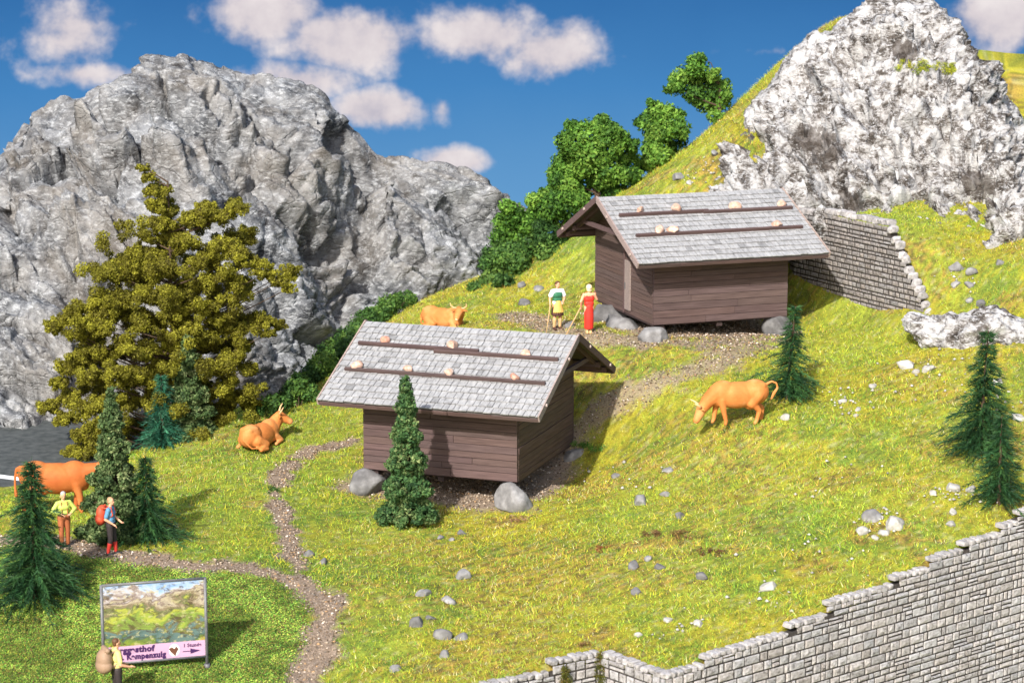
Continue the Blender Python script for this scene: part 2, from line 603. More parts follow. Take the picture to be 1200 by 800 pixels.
# footpath: the trodden strips, laid just above the ground sheet
pm = np.zeros(len(fx))
for i, (pts, w) in enumerate(PATHS[:2]):
    d = pdist(fx, fy, pts) + n2(fx, fy, 1.1, 3, 21) * .4 + n2(fx, fy, .35, 2, 22) * .2
    pm = np.maximum(pm, 1 - sstep(w * .7, w * .85, d))
sel = (pm[GF].min(1) > .5)
PFc = GF[sel]
uq, inv = np.unique(PFc.ravel(), return_inverse=True)
m, nt, out = new_mat('trodden_earth')
vec = mapping(nt)
c = ramp(nt, noise(nt, vec, 11, 8, .75), [(.28, (.08, .056, .038)), (.45, (.21, .155, .11)), (.6, (.34, .26, .195)), (.75, (.52, .44, .36))])
finish(nt, out, c, .95, noise(nt, vec, 26, 6, .7), 1., .05, .1)
M['earth'] = m
o = mesh_np('footpath', np.stack([fx[uq], fy[uq], fz[uq] + .022], 1), inv.reshape(-1, 4), M['earth'], smooth=True)
tag(o, kind='structure')

# road in the valley on the left
rl = [(-44, 87), (-30, 84.6), (-21, 81.6), (-16, 78.6), (-12.5, 76.9), (-10, 76.2)]


def strip(pts, off0, off1, lift):
    pts = np.array(pts)
    tt = np.linspace(0, len(pts) - 1, 60)
    px_ = np.interp(tt, np.arange(len(pts)), pts[:, 0])
    py_ = np.interp(tt, np.arange(len(pts)), pts[:, 1])
    dx, dy = np.gradient(px_), np.gradient(py_)
    L = np.hypot(dx, dy)
    nxn, nyn = -dy / L, dx / L
    V, k = [], 7
    for j in range(k):
        o_ = off0 + (off1 - off0) * j / (k - 1)
        X, Y = px_ + nxn * o_, py_ + nyn * o_
        V.append(np.stack([X, Y, np.full(60, -.72) + lift], 1))
    V = np.concatenate(V)
    F = [(j * 60 + i, j * 60 + i + 1, (j + 1) * 60 + i + 1, (j + 1) * 60 + i) for j in range(k - 1) for i in range(59)]
    return V, F


V, F = strip(rl, -3.6, 5.6, 0)
road = mesh_np('road', V, F, M['asphalt'])
tag(road, kind='structure')
V, F = strip(rl, -2.75, -2.35, .012)
o = mesh_np('road_marking', V, F, M['road_paint'], parent=road)
tag(o, kind='structure')

# ------------------------------------------------------------------ grass blades and grit
n = 860000
bx = RNG.uniform(-19, 22, n)
by = 53.5 + (104 - 53.5) * RNG.uniform(0, 1, n) ** 1.15
uu = bx / by * F_PX * CT
keep = (np.abs(uu) < 760)
bx, by = bx[keep], by[keep]
bare = bare_mask(bx, by)
dw = sdpoly(bx, by, WALL + [(60, 100)])
rws = sdpoly(bx, by, RWALL)
tm = turf_mask(bx, by)
rd = pdist(bx, by, rl)
dry = dry_mask(bx, by)
keep = (RNG.uniform(0, 1, len(bx)) > bare * 1.05) & (dw > .2) & ((rws < -.04) | (rws > .36)) & (RNG.uniform(0, 1, len(bx)) > dry * .35)
bx, by, tm, rd = bx[keep], by[keep], tm[keep], rd[keep]
bz = terrain(bx, by)
keep = (rd > 5.8) | (bz > -.66)
bx, by, tm, bz = bx[keep], by[keep], tm[keep], bz[keep]
n = len(bx)
jit = RNG.uniform(-1, 1, (n, 4))
colr = blade_color(bx, by, RNG)
hh = RNG.uniform(.05, .185, n) * (1 - .55 * tm) * (1 + .45 * n2(bx, by, 1.5, 2, 71) + .5 * n2(bx, by, .35, 2, 72))
ww = RNG.uniform(.008, .0155, n) * (1 + .8 * tm)
az = RNG.uniform(0, 2 * np.pi, n)
lean = RNG.uniform(.3, 1.7, n)
la = RNG.uniform(0, 2 * np.pi, n)
base = np.stack([bx, by, bz - .015], 1)
side = np.stack([np.cos(az) * ww, np.sin(az) * ww, np.zeros(n)], 1)
tip = base + np.stack([np.cos(la) * lean * hh, np.sin(la) * lean * hh, hh * np.maximum(.16, 1.1 - .55 * lean)], 1)
V = np.stack([base - side, base + side, tip], 1).reshape(-1, 3)
F = np.arange(3 * n).reshape(-1, 3)
o = mesh_np('grass', V, F, M['grass'], col=np.repeat(colr, 3, 0))
tag(o, kind='stuff')


def octa(P, s, colr, name, squash=.7):
    n = len(P)
    base = np.array([(1, 0, 0), (0, 1, 0), (-1, 0, 0), (0, -1, 0), (0, 0, 1), (0, 0, -1)], float)
    fr = np.array([(0, 1, 4), (1, 2, 4), (2, 3, 4), (3, 0, 4), (1, 0, 5), (2, 1, 5), (3, 2, 5), (0, 3, 5)])
    V = base[None] * s[:, None, None] * RNG.uniform(.6, 1.3, (n, 6, 1))
    V[:, :, 2] *= squash
    a = RNG.uniform(0, 6.28, n)
    ca, sa = np.cos(a)[:, None], np.sin(a)[:, None]
    X, Y = V[:, :, 0] * ca - V[:, :, 1] * sa, V[:, :, 0] * sa + V[:, :, 1] * ca
    V = np.stack([X, Y, V[:, :, 2]], 2) + P[:, None]
    F = (fr[None] + (np.arange(n) * 6)[:, None, None]).reshape(-1, 3)
    return mesh_np(name, V.reshape(-1, 3), F, M['grit'], col=np.repeat(colr, 6, 0))


nt_ = 330000
tx, ty = RNG.uniform(-19, -3, nt_), RNG.uniform(53.5, 68, nt_)
k = (turf_mask(tx, ty) > RNG.uniform(0, 1, nt_)) & (sdpoly(tx, ty, WALL) > .3)
tx, ty = tx[k], ty[k]
tp_ = np.array([(.36, .50, .07), (.15, .33, .05), (.05, .14, .025), (.50, .52, .10), (.24, .14, .06), (.27, .46, .06), (.20, .40, .06)])
o = octa(np.stack([tx, ty, terrain(tx, ty) + RNG.uniform(.0, .06, len(tx))], 1), RNG.uniform(.008, .027, len(tx)), tp_[RNG.integers(0, 7, len(tx))] * RNG.uniform(.5, 1.15, (len(tx), 1)) * (.54 + .62 * sstep(-.4, .4, n2(tx, ty, .9, 3, 91) + .6 * n2(tx, ty, .28, 2, 92)))[:, None], 'turf')
tag(o, kind='stuff')

n = 260000
qx, qy = RNG.uniform(-18, 14, n), RNG.uniform(54, 96, n)
b = bare_mask(qx, qy)
pk = (RNG.uniform(0, 1, n) < b * .55) & (sdpoly(qx, qy, WALL) > .3)
qx, qy = qx[pk], qy[pk]
n = len(qx)
pal = np.array([(.09, .062, .038), (.22, .165, .115), (.34, .27, .20), (.50, .43, .36), (.15, .13, .11), (.30, .19, .10)])
pc = pal[RNG.choice(6, n, p=[.25, .27, .18, .08, .14, .08])] * RNG.uniform(.9, 1.45, (n, 1))
o = octa(np.stack([qx, qy, terrain(qx, qy) + .03], 1), RNG.uniform(.015, .05, n) * (1 + .5 * (RNG.uniform(0, 1, n) > .95)), pc, 'gravel')
tag(o, kind='stuff')


# ------------------------------------------------------------------ sky backdrop, sun and world
def sky_mat():
    m, nt, out = new_mat('sky')
    tc = N(nt, 'ShaderNodeTexCoord')
    sp = N(nt, 'ShaderNodeSeparateXYZ')
    nt.links.new(tc.outputs['UV'], sp.inputs[0])   # u: metres along the backdrop, v: metres up
    comb = N(nt, 'ShaderNodeCombineXYZ')
    nt.links.new(sp.outputs[0], comb.inputs[0])
    nt.links.new(sp.outputs[1], comb.inputs[1])
    P = comb.outputs[0]
    n1 = noise(nt, P, .10, 5, .55, .3)
    nA = N(nt, 'ShaderNodeTexNoise', Scale=.28, Detail=6, Roughness=.58)
    nt.links.new(P, nA.inputs['Vector'])
    acc = None
    for (cu, cv, ru, rv, k) in CLOUDS:
        s = N(nt, 'ShaderNodeVectorMath', operation='SUBTRACT')
        nt.links.new(P, s.inputs[0])
        s.inputs[1].default_value = (cu, cv, 0)
        d = N(nt, 'ShaderNodeVectorMath', operation='DIVIDE')
        nt.links.new(s.outputs[0], d.inputs[0])
        d.inputs[1].default_value = (ru, rv, 1)
        L = N(nt, 'ShaderNodeVectorMath', operation='LENGTH')
        nt.links.new(d.outputs[0], L.inputs[0])
        q = N(nt, 'ShaderNodeMath', operation='MULTIPLY_ADD')
        nt.links.new(L.outputs['Value'], q.inputs[0])
        q.inputs[1].default_value = -k
        q.inputs[2].default_value = k
        if acc is None: acc = q.outputs[0]
        else:
            mx = N(nt, 'ShaderNodeMath', operation='MAXIMUM')
            nt.links.new(acc, mx.inputs[0])
            nt.links.new(q.outputs[0], mx.inputs[1])
            acc = mx.outputs[0]
    def madd(src, mul, add):
        q = N(nt, 'ShaderNodeMath', operation='MULTIPLY_ADD')
        nt.links.new(src, q.inputs[0])
        q.inputs[1].default_value = mul
        if hasattr(add, 'links'): nt.links.new(add, q.inputs[2])
        else: q.inputs[2].default_value = add
        return q.outputs[0]
    t = madd(n1, 1.6, madd(acc, .85, -.83))
    t = madd(nA.outputs['Fac'], 1.9, madd(t, 1., -.95))
    cover = N(nt, 'ShaderNodeMapRange', interpolation_type='SMOOTHSTEP')
    nt.links.new(t, cover.inputs[0])
    cover.inputs[1].default_value = -.06
    cover.inputs[2].default_value = .62
    blue = N(nt, 'ShaderNodeMapRange')
    nt.links.new(madd(n1, 3., sp.outputs[1]), blue.inputs[0])
    blue.inputs[1].default_value = -2.
    blue.inputs[2].default_value = 16.
    bc = ramp(nt, blue.outputs[0], [(0., s2l((108, 164, 212))), (.5, s2l((72, 136, 196))), (1., s2l((42, 100, 164)))])
    cl = ramp(nt, nA.outputs['Fac'], [(.3, s2l((190, 186, 200))), (.5, s2l((222, 213, 217))), (.7, s2l((240, 232, 232)))])
    c = mixc(nt, cover.outputs[0], bc, cl)
    e = N(nt, 'ShaderNodeEmission', Strength=SKY_E)
    nt.links.new(c, e.inputs[0])
    nt.links.new(e.outputs[0], out.inputs['Surface'])
    return m


EXPO = .66
SKY_E = .98 / 2 ** EXPO
SKC, SKR = (0., 60.), 92.


def sky_uv(px, py):
    """metres along and up the backdrop for a direction seen from the diorama's front"""
    u, v = (px - CX) / F_PX, (py - CY) / F_PX
    d = np.array([u, CT - v * ST, -ST - v * CT])
    ox, oy = 0 - SKC[0], 0 - SKC[1]
    a = d[0] ** 2 + d[1] ** 2
    b = 2 * (ox * d[0] + oy * d[1])
    cc = ox * ox + oy * oy - SKR ** 2
    t = (-b + math.sqrt(b * b - 4 * a * cc)) / (2 * a)
    X, Y, Z = d[0] * t, d[1] * t, HC + d[2] * t
    return math.atan2(X - SKC[0], Y - SKC[1]) * SKR, Z


PXM = 152 / F_PX
CLOUDS = []
for (px, py, rx, ry, k) in [(85, 35, 70, 62, 1.1), (95, 86, 75, 20, 1.), (310, 15, 85, 45, 1.15), (410, 45, 100, 42, 1.2), (560, 40, 90, 42, 1.2), (645, 60, 82, 40, 1.15),
                            (440, 128, 66, 25, 1.15), (350, 95, 70, 26, 1.), (535, 190, 52, 20, 1.2), (1165, 20, 80, 50, 1.2), (518, 125, 14, 18, .7), (900, 60, 45, 10, .5), (-150, 140, 120, 50, 1.1),
                            (1450, 150, 150, 60, 1.1), (1700, 0, 150, 60, 1.1), (-400, 30, 150, 60, 1.1), (760, -170, 200, 50, 1.1)]:
    cu, cv = sky_uv(px, py)
    CLOUDS.append((cu, cv, rx * PXM, ry * PXM, k))
M['sky'] = sky_mat()
na, nzk = 96, 24
ang = np.linspace(R(-118), R(118), na)
zz = np.linspace(-14, 34, nzk)
V = [(SKC[0] + SKR * math.sin(a), SKC[1] + SKR * math.cos(a), z) for z in zz for a in ang]
F = [(j * na + i, j * na + i + 1, (j + 1) * na + i + 1, (j + 1) * na + i) for j in range(nzk - 1) for i in range(na - 1)]
o = mesh_np('sky', V, F, M['sky'])
uvl = o.data.uv_layers.new(name='UVMap')
li = np.empty(len(o.data.loops), dtype=np.int32)
o.data.loops.foreach_get('vertex_index', li)
UV = np.array([(a * SKR, z) for z in zz for a in ang], dtype=np.float32)
uvl.data.foreach_set('uv', UV[li].ravel())
tag(o, kind='structure')

SUN_AZ, SUN_EL = R(20), R(36)
S = Vector((-math.sin(SUN_AZ) * math.cos(SUN_EL), -math.cos(SUN_AZ) * math.cos(SUN_EL), math.sin(SUN_EL)))
sd = bpy.data.lights.new('sun', 'SUN')
sd.energy = 4.3
sd.angle = R(1.0)
sd.color = (1, .965, .91)
so = bpy.data.objects.new('sun', sd)
COL.objects.link(so)
so.rotation_euler = (-S).to_track_quat('-Z', 'Y').to_euler()
w = bpy.data.worlds.new('World')
scene.world = w
w.use_nodes = True
wn = w.node_tree
bg = wn.nodes.get('Background') or wn.nodes.new('ShaderNodeBackground')
sk = wn.nodes.new('ShaderNodeTexSky')
sk.sky_type = 'NISHITA'
sk.sun_disc = False
sk.sun_elevation = SUN_EL
sk.sun_rotation = math.atan2(S.x, S.y)
sk.air_density = 1.
sk.dust_density = 2.5
wn.links.new(sk.outputs[0], bg.inputs[0])
bg.inputs[1].default_value = .15
vs = scene.view_settings
vs.view_transform = 'Standard'
vs.look = 'None'
vs.exposure = EXPO
vs.gamma = 1
vs.use_curve_mapping = False


# ------------------------------------------------------------------ rock faces
def rock_face(name, sil, foot, zb, ns, du, prof, disp, mat, kind, jag=.25, seed=0):
    """a crag: ridge line given as (x, Y, z), its foot as Y over x, front face rising from the one to the other, then a back slope"""
    sil = np.array(sil, float)
    xs_ = np.arange(sil[0, 0], sil[-1, 0], du)
    zt = np.interp(xs_, sil[:, 0], sil[:, 2])
    yr = np.interp(xs_, sil[:, 0], sil[:, 1])
    jg = jag * fbm(np.stack([xs_ / .9, xs_ * 0, xs_ * 0 + seed], 1), 4, seed)
    fo = np.array(foot, float)
    yf = np.interp(xs_, fo[:, 0], fo[:, 1])
    s = np.concatenate([np.linspace(0, 1, ns), np.linspace(1.02, 1.6, ns // 5)])
    nx_, ns_ = len(xs_), len(s)
    X = np.repeat(xs_[None], ns_, 0)
    sf = np.clip(s, 0, 1)[:, None]
    sb = np.clip(s - 1, 0, 1)[:, None] / .6
    zbv = np.interp(xs_, zb[0], zb[1])
    Y = yf[None] + (yr - yf)[None] * sf ** prof + sb * 7
    Z = zbv[None] + (zt - zbv)[None] * (sf ** .92) - (sb ** 1.6) * (zt - zbv)[None] * .9
    Z = Z + jg[None] * np.exp(-((s[:, None] - 1) / .06) ** 2)
    P = np.stack([X, Y, Z], 2)
    du_, dv_ = np.gradient(P, axis=1), np.gradient(P, axis=0)
    Nn = np.cross(du_, dv_)
    Nn /= np.linalg.norm(Nn, axis=2, keepdims=True) + 1e-9
    # soften normals
    for _ in range(3):
        Nn[1:-1] = (Nn[:-2] + Nn[1:-1] + Nn[2:]) / 3
    p = P.reshape(-1, 3)
    nn = Nn.reshape(-1, 3)
    d = disp(p)
    fade = np.repeat((1 - .75 * sstep(.82, 1., s))[:, None], nx_, 1).ravel()
    q = p + nn * (d * fade)[:, None]
    F = np.array([0])
    ii_ = (np.arange(ns_ - 1)[:, None] * nx_ + np.arange(nx_ - 1)[None]).ravel()
    F = np.stack([ii_, ii_ + 1, ii_ + nx_ + 1, ii_ + nx_], 1)
    return tag(mesh_np(name, q, F, mat), kind=kind)


def disp_mountain(p):
    wq = p + .30 * np.stack([fbm(p / 3.2, 2, 5), fbm(p / 3.2, 2, 6), fbm(p / 3.2, 2, 7)], 1)
    # slabs dip from upper left to lower right
    tl = np.stack([wq[:, 0] * .8 - wq[:, 2] * .62, wq[:, 1] * .8, wq[:, 2] * .95 + wq[:, 0] * .62], 1)
    h1, e1 = facets(tl / np.array([5.2, 4., 2.7]), 100, .75)
    h2, e2 = facets(tl / np.array([2.3, 1.8, 1.05]) + 31, 200, .6)
    h3, e3 = facets(wq / np.array([.8, .8, .5]) + 77, 300, .6)
    lower = sstep(4.5, 0, p[:, 2])
    d = 1.3 * fbm(p / 7, 2, 9) + 1.9 * h1 + .75 * h2 + .26 * h3
    h4, e4 = facets(p / np.array([.34, .34, .24]) + 55, 350, .6)
    d += .09 * h4
    d -= .75 * (1 - sstep(0, .09, e1)) * sstep(-.3, .2, fbm(p / 2, 2, 12))
    d -= .40 * (1 - sstep(0, .06, e2)) * sstep(-.2, .2, fbm(p / 1.2, 2, 13))
    d += (.14 + .3 * lower) * ridged(tl / np.array([2.4, 1.4, .7]), 4, 44, .55)
    # ledges: beds that jut out and break off into undercuts
    bz = tl[:, 2] + .55 * fbm(p / 2.2, 3, 71)
    t1 = np.mod(bz / 3.1 + .25, 1.)
    t2 = np.mod(bz / 1.05 + .8 * fbm(p / 3., 2, 72), 1.)
    m1 = sstep(-.35, .25, fbm(p / 3.5, 2, 73))
    m2 = sstep(-.15, .3, fbm(p / 1.8, 2, 74))
    d += 1.05 * m1 * (np.where(t1 < .16, t1 / .16, (1 - t1) / .84) - .4)
    d += .42 * m2 * (np.where(t2 < .18, t2 / .18, (1 - t2) / .82) - .4)
    rg = sstep(-.05, .35, fbm(p / 2.6, 3, 47) + .35 * lower)
    d += (.02 + .14 * rg) * ridged(wq / .5, 3, 45, .6)
    d += .04 * fbm(p / .22, 2, 46)
    for crk in ([(222, 62), (226, 84), (240, 108), (252, 122)], [(236, 138), (250, 152), (264, 158)], [(275, 132), (284, 150), (300, 163)], [(60, 190), (85, 175), (108, 188)], [(330, 250), (372, 268), (395, 300)]):
        cp = [(at(px, py, 103 - (py - 62) * .03)[0], at(px, py, 103 - (py - 62) * .03)[2]) for px, py in crk]
        dd = pdist(p[:, 0] + .12 * fbm(p / .5, 2, 81), p[:, 2], cp)
        d -= .85 * (1 - sstep(.05, .26, dd))
    for (px, py, r0, k0) in [(250, 212, 1.0, 1.1), (315, 212, 1.15, 1.2), (85, 196, .9, .9), (125, 250, 1.1, .9), (370, 330, 1.1, 1.), (410, 240, .8, .8), (470, 210, .8, .8), (540, 330, .9, 1.)]:
        c_ = at(px, py, 100 - (py - 62) * .045)
        dd = np.hypot((p[:, 0] - c_[0]) * .8, (p[:, 2] - c_[2]) * 1.6 + .45 * (p[:, 0] - c_[0])) / r0 + .5 * fbm(p / .8, 2, 82)
        d -= k0 * (1 - sstep(.45, 1.0, dd))
    return d


def disp_crag(p):
    wq = p + .55 * np.stack([fbm(p / 1.4, 3, 15), fbm(p / 1.4, 3, 16), fbm(p / 1.4, 3, 17)], 1)
    h1, e1 = facets(wq / 2.6 + 5, 400, .7)
    h2, e2 = facets(wq / .95 + 9, 500, .7)
    d = 1.1 * fbm(p / 4, 2, 19) + 1.25 * h1 + .34 * h2
    # pitted surface: sharp rims round bowl-shaped hollows
    pit = np.abs(fbm(wq / .95, 2, 64))
    pit2 = np.abs(fbm(wq / .34, 2, 65))
    d -= .62 * sstep(.0, .45, pit) + .24 * sstep(0, .45, pit2)
    d -= .7 * sstep(.15, .5, fbm(p / 1.5, 3, 67))
    d += .05 * fbm(p / .16, 2, 66)
    for (px, py, Yc, r0, k0) in [(955, 165, 93., 1.0, 1.1), (878, 168, 94.5, .7, .8), (1140, 205, 91.5, 1., 1.1), (1062, 225, 91., .8, .9), (975, 222, 91., .7, .9), (1020, 135, 95., .7, .8), (1100, 150, 94., .8, .8), (930, 205, 92.5, .7, .9)]:
        c_ = np.array(at(px, py, Yc - 1.5))
        dd = np.sqrt((((p - c_) * np.array([1, 0, 1.25])) ** 2).sum(1)) / r0 + .45 * fbm(p / .7, 2, 68)
        d -= k0 * (1 - sstep(.55, 1.1, dd))
    return d + .35


def rock_mat(name, stops, streak, scale, tint=None, bump=.55, patches=()):
    m, nt, out = new_mat(name)
    vec = mapping(nt)
    vs_ = mapping(nt, (1.0, 1., 2.2), (0, R(28), 0))
    f = noise(nt, vec, scale, 9, .68, .4)
    c = ramp(nt, f, stops)
    v = noise(nt, vs_, scale * 3.4, 9, .8, .3)
    c = mixc(nt, ramp(nt, v, [(.50, g(0)), (.60, g(streak[1])), (.72, g(streak[1]))]), c, streak[0])
    if tint:
        tf = noise(nt, vec, .22, 4, .6)
        c = mixc(nt, ramp(nt, tf, [(.42, g(0)), (.62, g(tint[1]))]), c, tint[0])
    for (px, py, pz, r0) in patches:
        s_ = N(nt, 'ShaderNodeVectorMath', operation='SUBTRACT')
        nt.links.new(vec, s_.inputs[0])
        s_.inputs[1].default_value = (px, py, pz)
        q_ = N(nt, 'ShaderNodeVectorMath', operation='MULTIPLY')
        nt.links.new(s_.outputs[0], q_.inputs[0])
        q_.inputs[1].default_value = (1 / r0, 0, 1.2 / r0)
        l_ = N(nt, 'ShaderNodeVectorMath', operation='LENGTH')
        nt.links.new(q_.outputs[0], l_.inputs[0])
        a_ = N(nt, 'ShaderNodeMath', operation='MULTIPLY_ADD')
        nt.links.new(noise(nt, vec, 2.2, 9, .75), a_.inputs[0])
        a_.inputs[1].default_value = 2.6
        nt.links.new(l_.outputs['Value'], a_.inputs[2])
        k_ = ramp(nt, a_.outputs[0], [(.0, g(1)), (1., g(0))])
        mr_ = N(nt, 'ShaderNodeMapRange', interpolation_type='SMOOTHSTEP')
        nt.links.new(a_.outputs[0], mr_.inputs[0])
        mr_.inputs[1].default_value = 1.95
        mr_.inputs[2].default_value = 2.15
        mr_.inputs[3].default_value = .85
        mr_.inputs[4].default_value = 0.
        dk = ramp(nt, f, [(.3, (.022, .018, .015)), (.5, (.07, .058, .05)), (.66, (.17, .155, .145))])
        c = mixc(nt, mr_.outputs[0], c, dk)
    # hairline cracks between blocks, as relief
    dv = N(nt, 'ShaderNodeVectorMath', operation='MULTIPLY_ADD')
    nz_ = N(nt, 'ShaderNodeTexNoise', Scale=1.6, Detail=4)
    nt.links.new(vec, nz_.inputs['Vector'])
    nt.links.new(nz_.outputs['Color'], dv.inputs[0])
    dv.inputs[1].default_value = (.7, .7, .7)
    nt.links.new(vs_, dv.inputs[2])
    hsum = None
    for sc_, wt in ((.75, 1.), (2.4, .55)):
        vo = N(nt, 'ShaderNodeTexVoronoi', feature='DISTANCE_TO_EDGE', Scale=sc_)
        nt.links.new(dv.outputs[0], vo.inputs['Vector'])
        mr2 = N(nt, 'ShaderNodeMapRange')
        nt.links.new(vo.outputs['Distance'], mr2.inputs[0])
        mr2.inputs[2].default_value = .05
        mr2.inputs[4].default_value = wt
        if hsum is None: hsum = mr2.outputs[0]
        else:
            ad = N(nt, 'ShaderNodeMath', operation='ADD')
            nt.links.new(hsum, ad.inputs[0])
            nt.links.new(mr2.outputs[0], ad.inputs[1])
            hsum = ad.outputs[0]
    ad = N(nt, 'ShaderNodeMath', operation='MULTIPLY_ADD')
    nt.links.new(noise(nt, vec, scale * 5, 9, .75, .2), ad.inputs[0])
    ad.inputs[1].default_value = 1.0
    nt.links.new(hsum, ad.inputs[2])
    finish(nt, out, c, .95, ad.outputs[0], bump, .12, .08)
    return m


M['mountain'] = rock_mat('mountain', [(.34, (.024, .026, .031)), (.43, (.085, .089, .096)), (.54, (.185, .19, .197)), (.72, (.30, .306, .312))], ((.54, .555, .57), .55), .75, ((.19, .16, .125), .4))
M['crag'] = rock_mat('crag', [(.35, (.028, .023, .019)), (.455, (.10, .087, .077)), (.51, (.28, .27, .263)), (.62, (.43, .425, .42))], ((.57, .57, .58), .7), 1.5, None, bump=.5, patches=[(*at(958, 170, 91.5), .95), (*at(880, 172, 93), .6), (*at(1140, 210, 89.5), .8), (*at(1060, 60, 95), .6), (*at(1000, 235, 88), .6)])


def sil_pts(lst): return [at(*q) for q in lst]


rock_face('mountain', [(-33, 102, 3.5), (-28, 103, 5.)] + sil_pts([(-40, 225, 103.), (-8, 192, 103), (10, 160, 103), (32, 128, 103.2), (60, 116, 103.5), (100, 114, 103.5), (150, 84, 104), (168, 72, 104), (190, 72, 104), (212, 64, 104.5), (222, 62, 104.5), (262, 76, 104.5), (335, 90, 104.5), (375, 108, 104.5), (412, 150, 104.5), (445, 184, 104.5), (505, 193, 104.5), (560, 214, 104.5), (615, 240, 105), (650, 275, 105)]) + [(5, 106, .5)],
          [(-33, 83.2), (-22, 83.6), (-15, 85.), (-10, 88), (-6.5, 92.5), (-3, 97.), (0, 99.5), (6, 102)], ((-33, 6), (-2.2, -2.2)), 230, .075, 1.35, disp_mountain, M['mountain'], 'structure', .22, 3)
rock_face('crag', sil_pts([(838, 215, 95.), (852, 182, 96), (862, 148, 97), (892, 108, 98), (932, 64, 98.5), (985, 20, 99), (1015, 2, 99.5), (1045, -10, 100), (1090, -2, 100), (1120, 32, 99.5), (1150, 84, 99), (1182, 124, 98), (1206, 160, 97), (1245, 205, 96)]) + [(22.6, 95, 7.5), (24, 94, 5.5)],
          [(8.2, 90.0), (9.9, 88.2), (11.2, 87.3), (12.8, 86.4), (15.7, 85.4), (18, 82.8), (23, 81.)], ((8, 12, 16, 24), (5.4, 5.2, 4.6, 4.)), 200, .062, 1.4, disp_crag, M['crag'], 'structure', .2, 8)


# ------------------------------------------------------------------ stones
def ico(sub):
    b = bmesh.new()
    bmesh.ops.create_icosphere(b, subdivisions=sub, radius=1)
    V_ = np.array([v.co[:] for v in b.verts])
    F_ = np.array([[v.index for v in f.verts] for f in b.faces])
    b.free()
    return V_, F_


ICO = {s: ico(s) for s in (2, 3, 4)}


def rock_mesh(size, seed, sub=3, cuts=9, nz=.10, flat_base=False):
    V_, F_ = ICO[sub]
    r = np.random.default_rng(seed)
    v = V_.copy()
    for _ in range(cuts):
        nrm = r.normal(size=3)
        nrm /= np.linalg.norm(nrm)
        d = r.uniform(.5, .85)
        ov = np.clip(v @ nrm - d, 0, None)
        v -= ov[:, None] * nrm[None] * .93
    v *= 1 + nz * fbm(V_ * 1.8 + seed, 3, seed)[:, None] + nz * .4 * fbm(V_ * 6 + seed, 2, seed + 3)[:, None]
    if flat_base: v[:, 2] = np.maximum(v[:, 2], -.35)
    return v * np.array(size), F_


def stone(name, loc, size, seed, mat, label, cat='stone', group=None, rz=0, sub=3, cuts=9, tint=(1, 1, 1), kw=None):
    V_, F_ = rock_mesh(size, seed, sub, cuts, **(kw or {}))
    o = mesh_np(name, V_, F_, mat, col=np.array(tint)[None] * np.ones((len(V_), 1)))
    o.location = loc
    o.rotation_euler = (0, 0, rz)
    return tag(o, label, cat, group)


# ------------------------------------------------------------------ huts
EAVE, GOV, RISE, WH = 1.1, 1.07, 1.82, 2.2
RUN = HW / 2 + EAVE
TAN = RISE / RUN


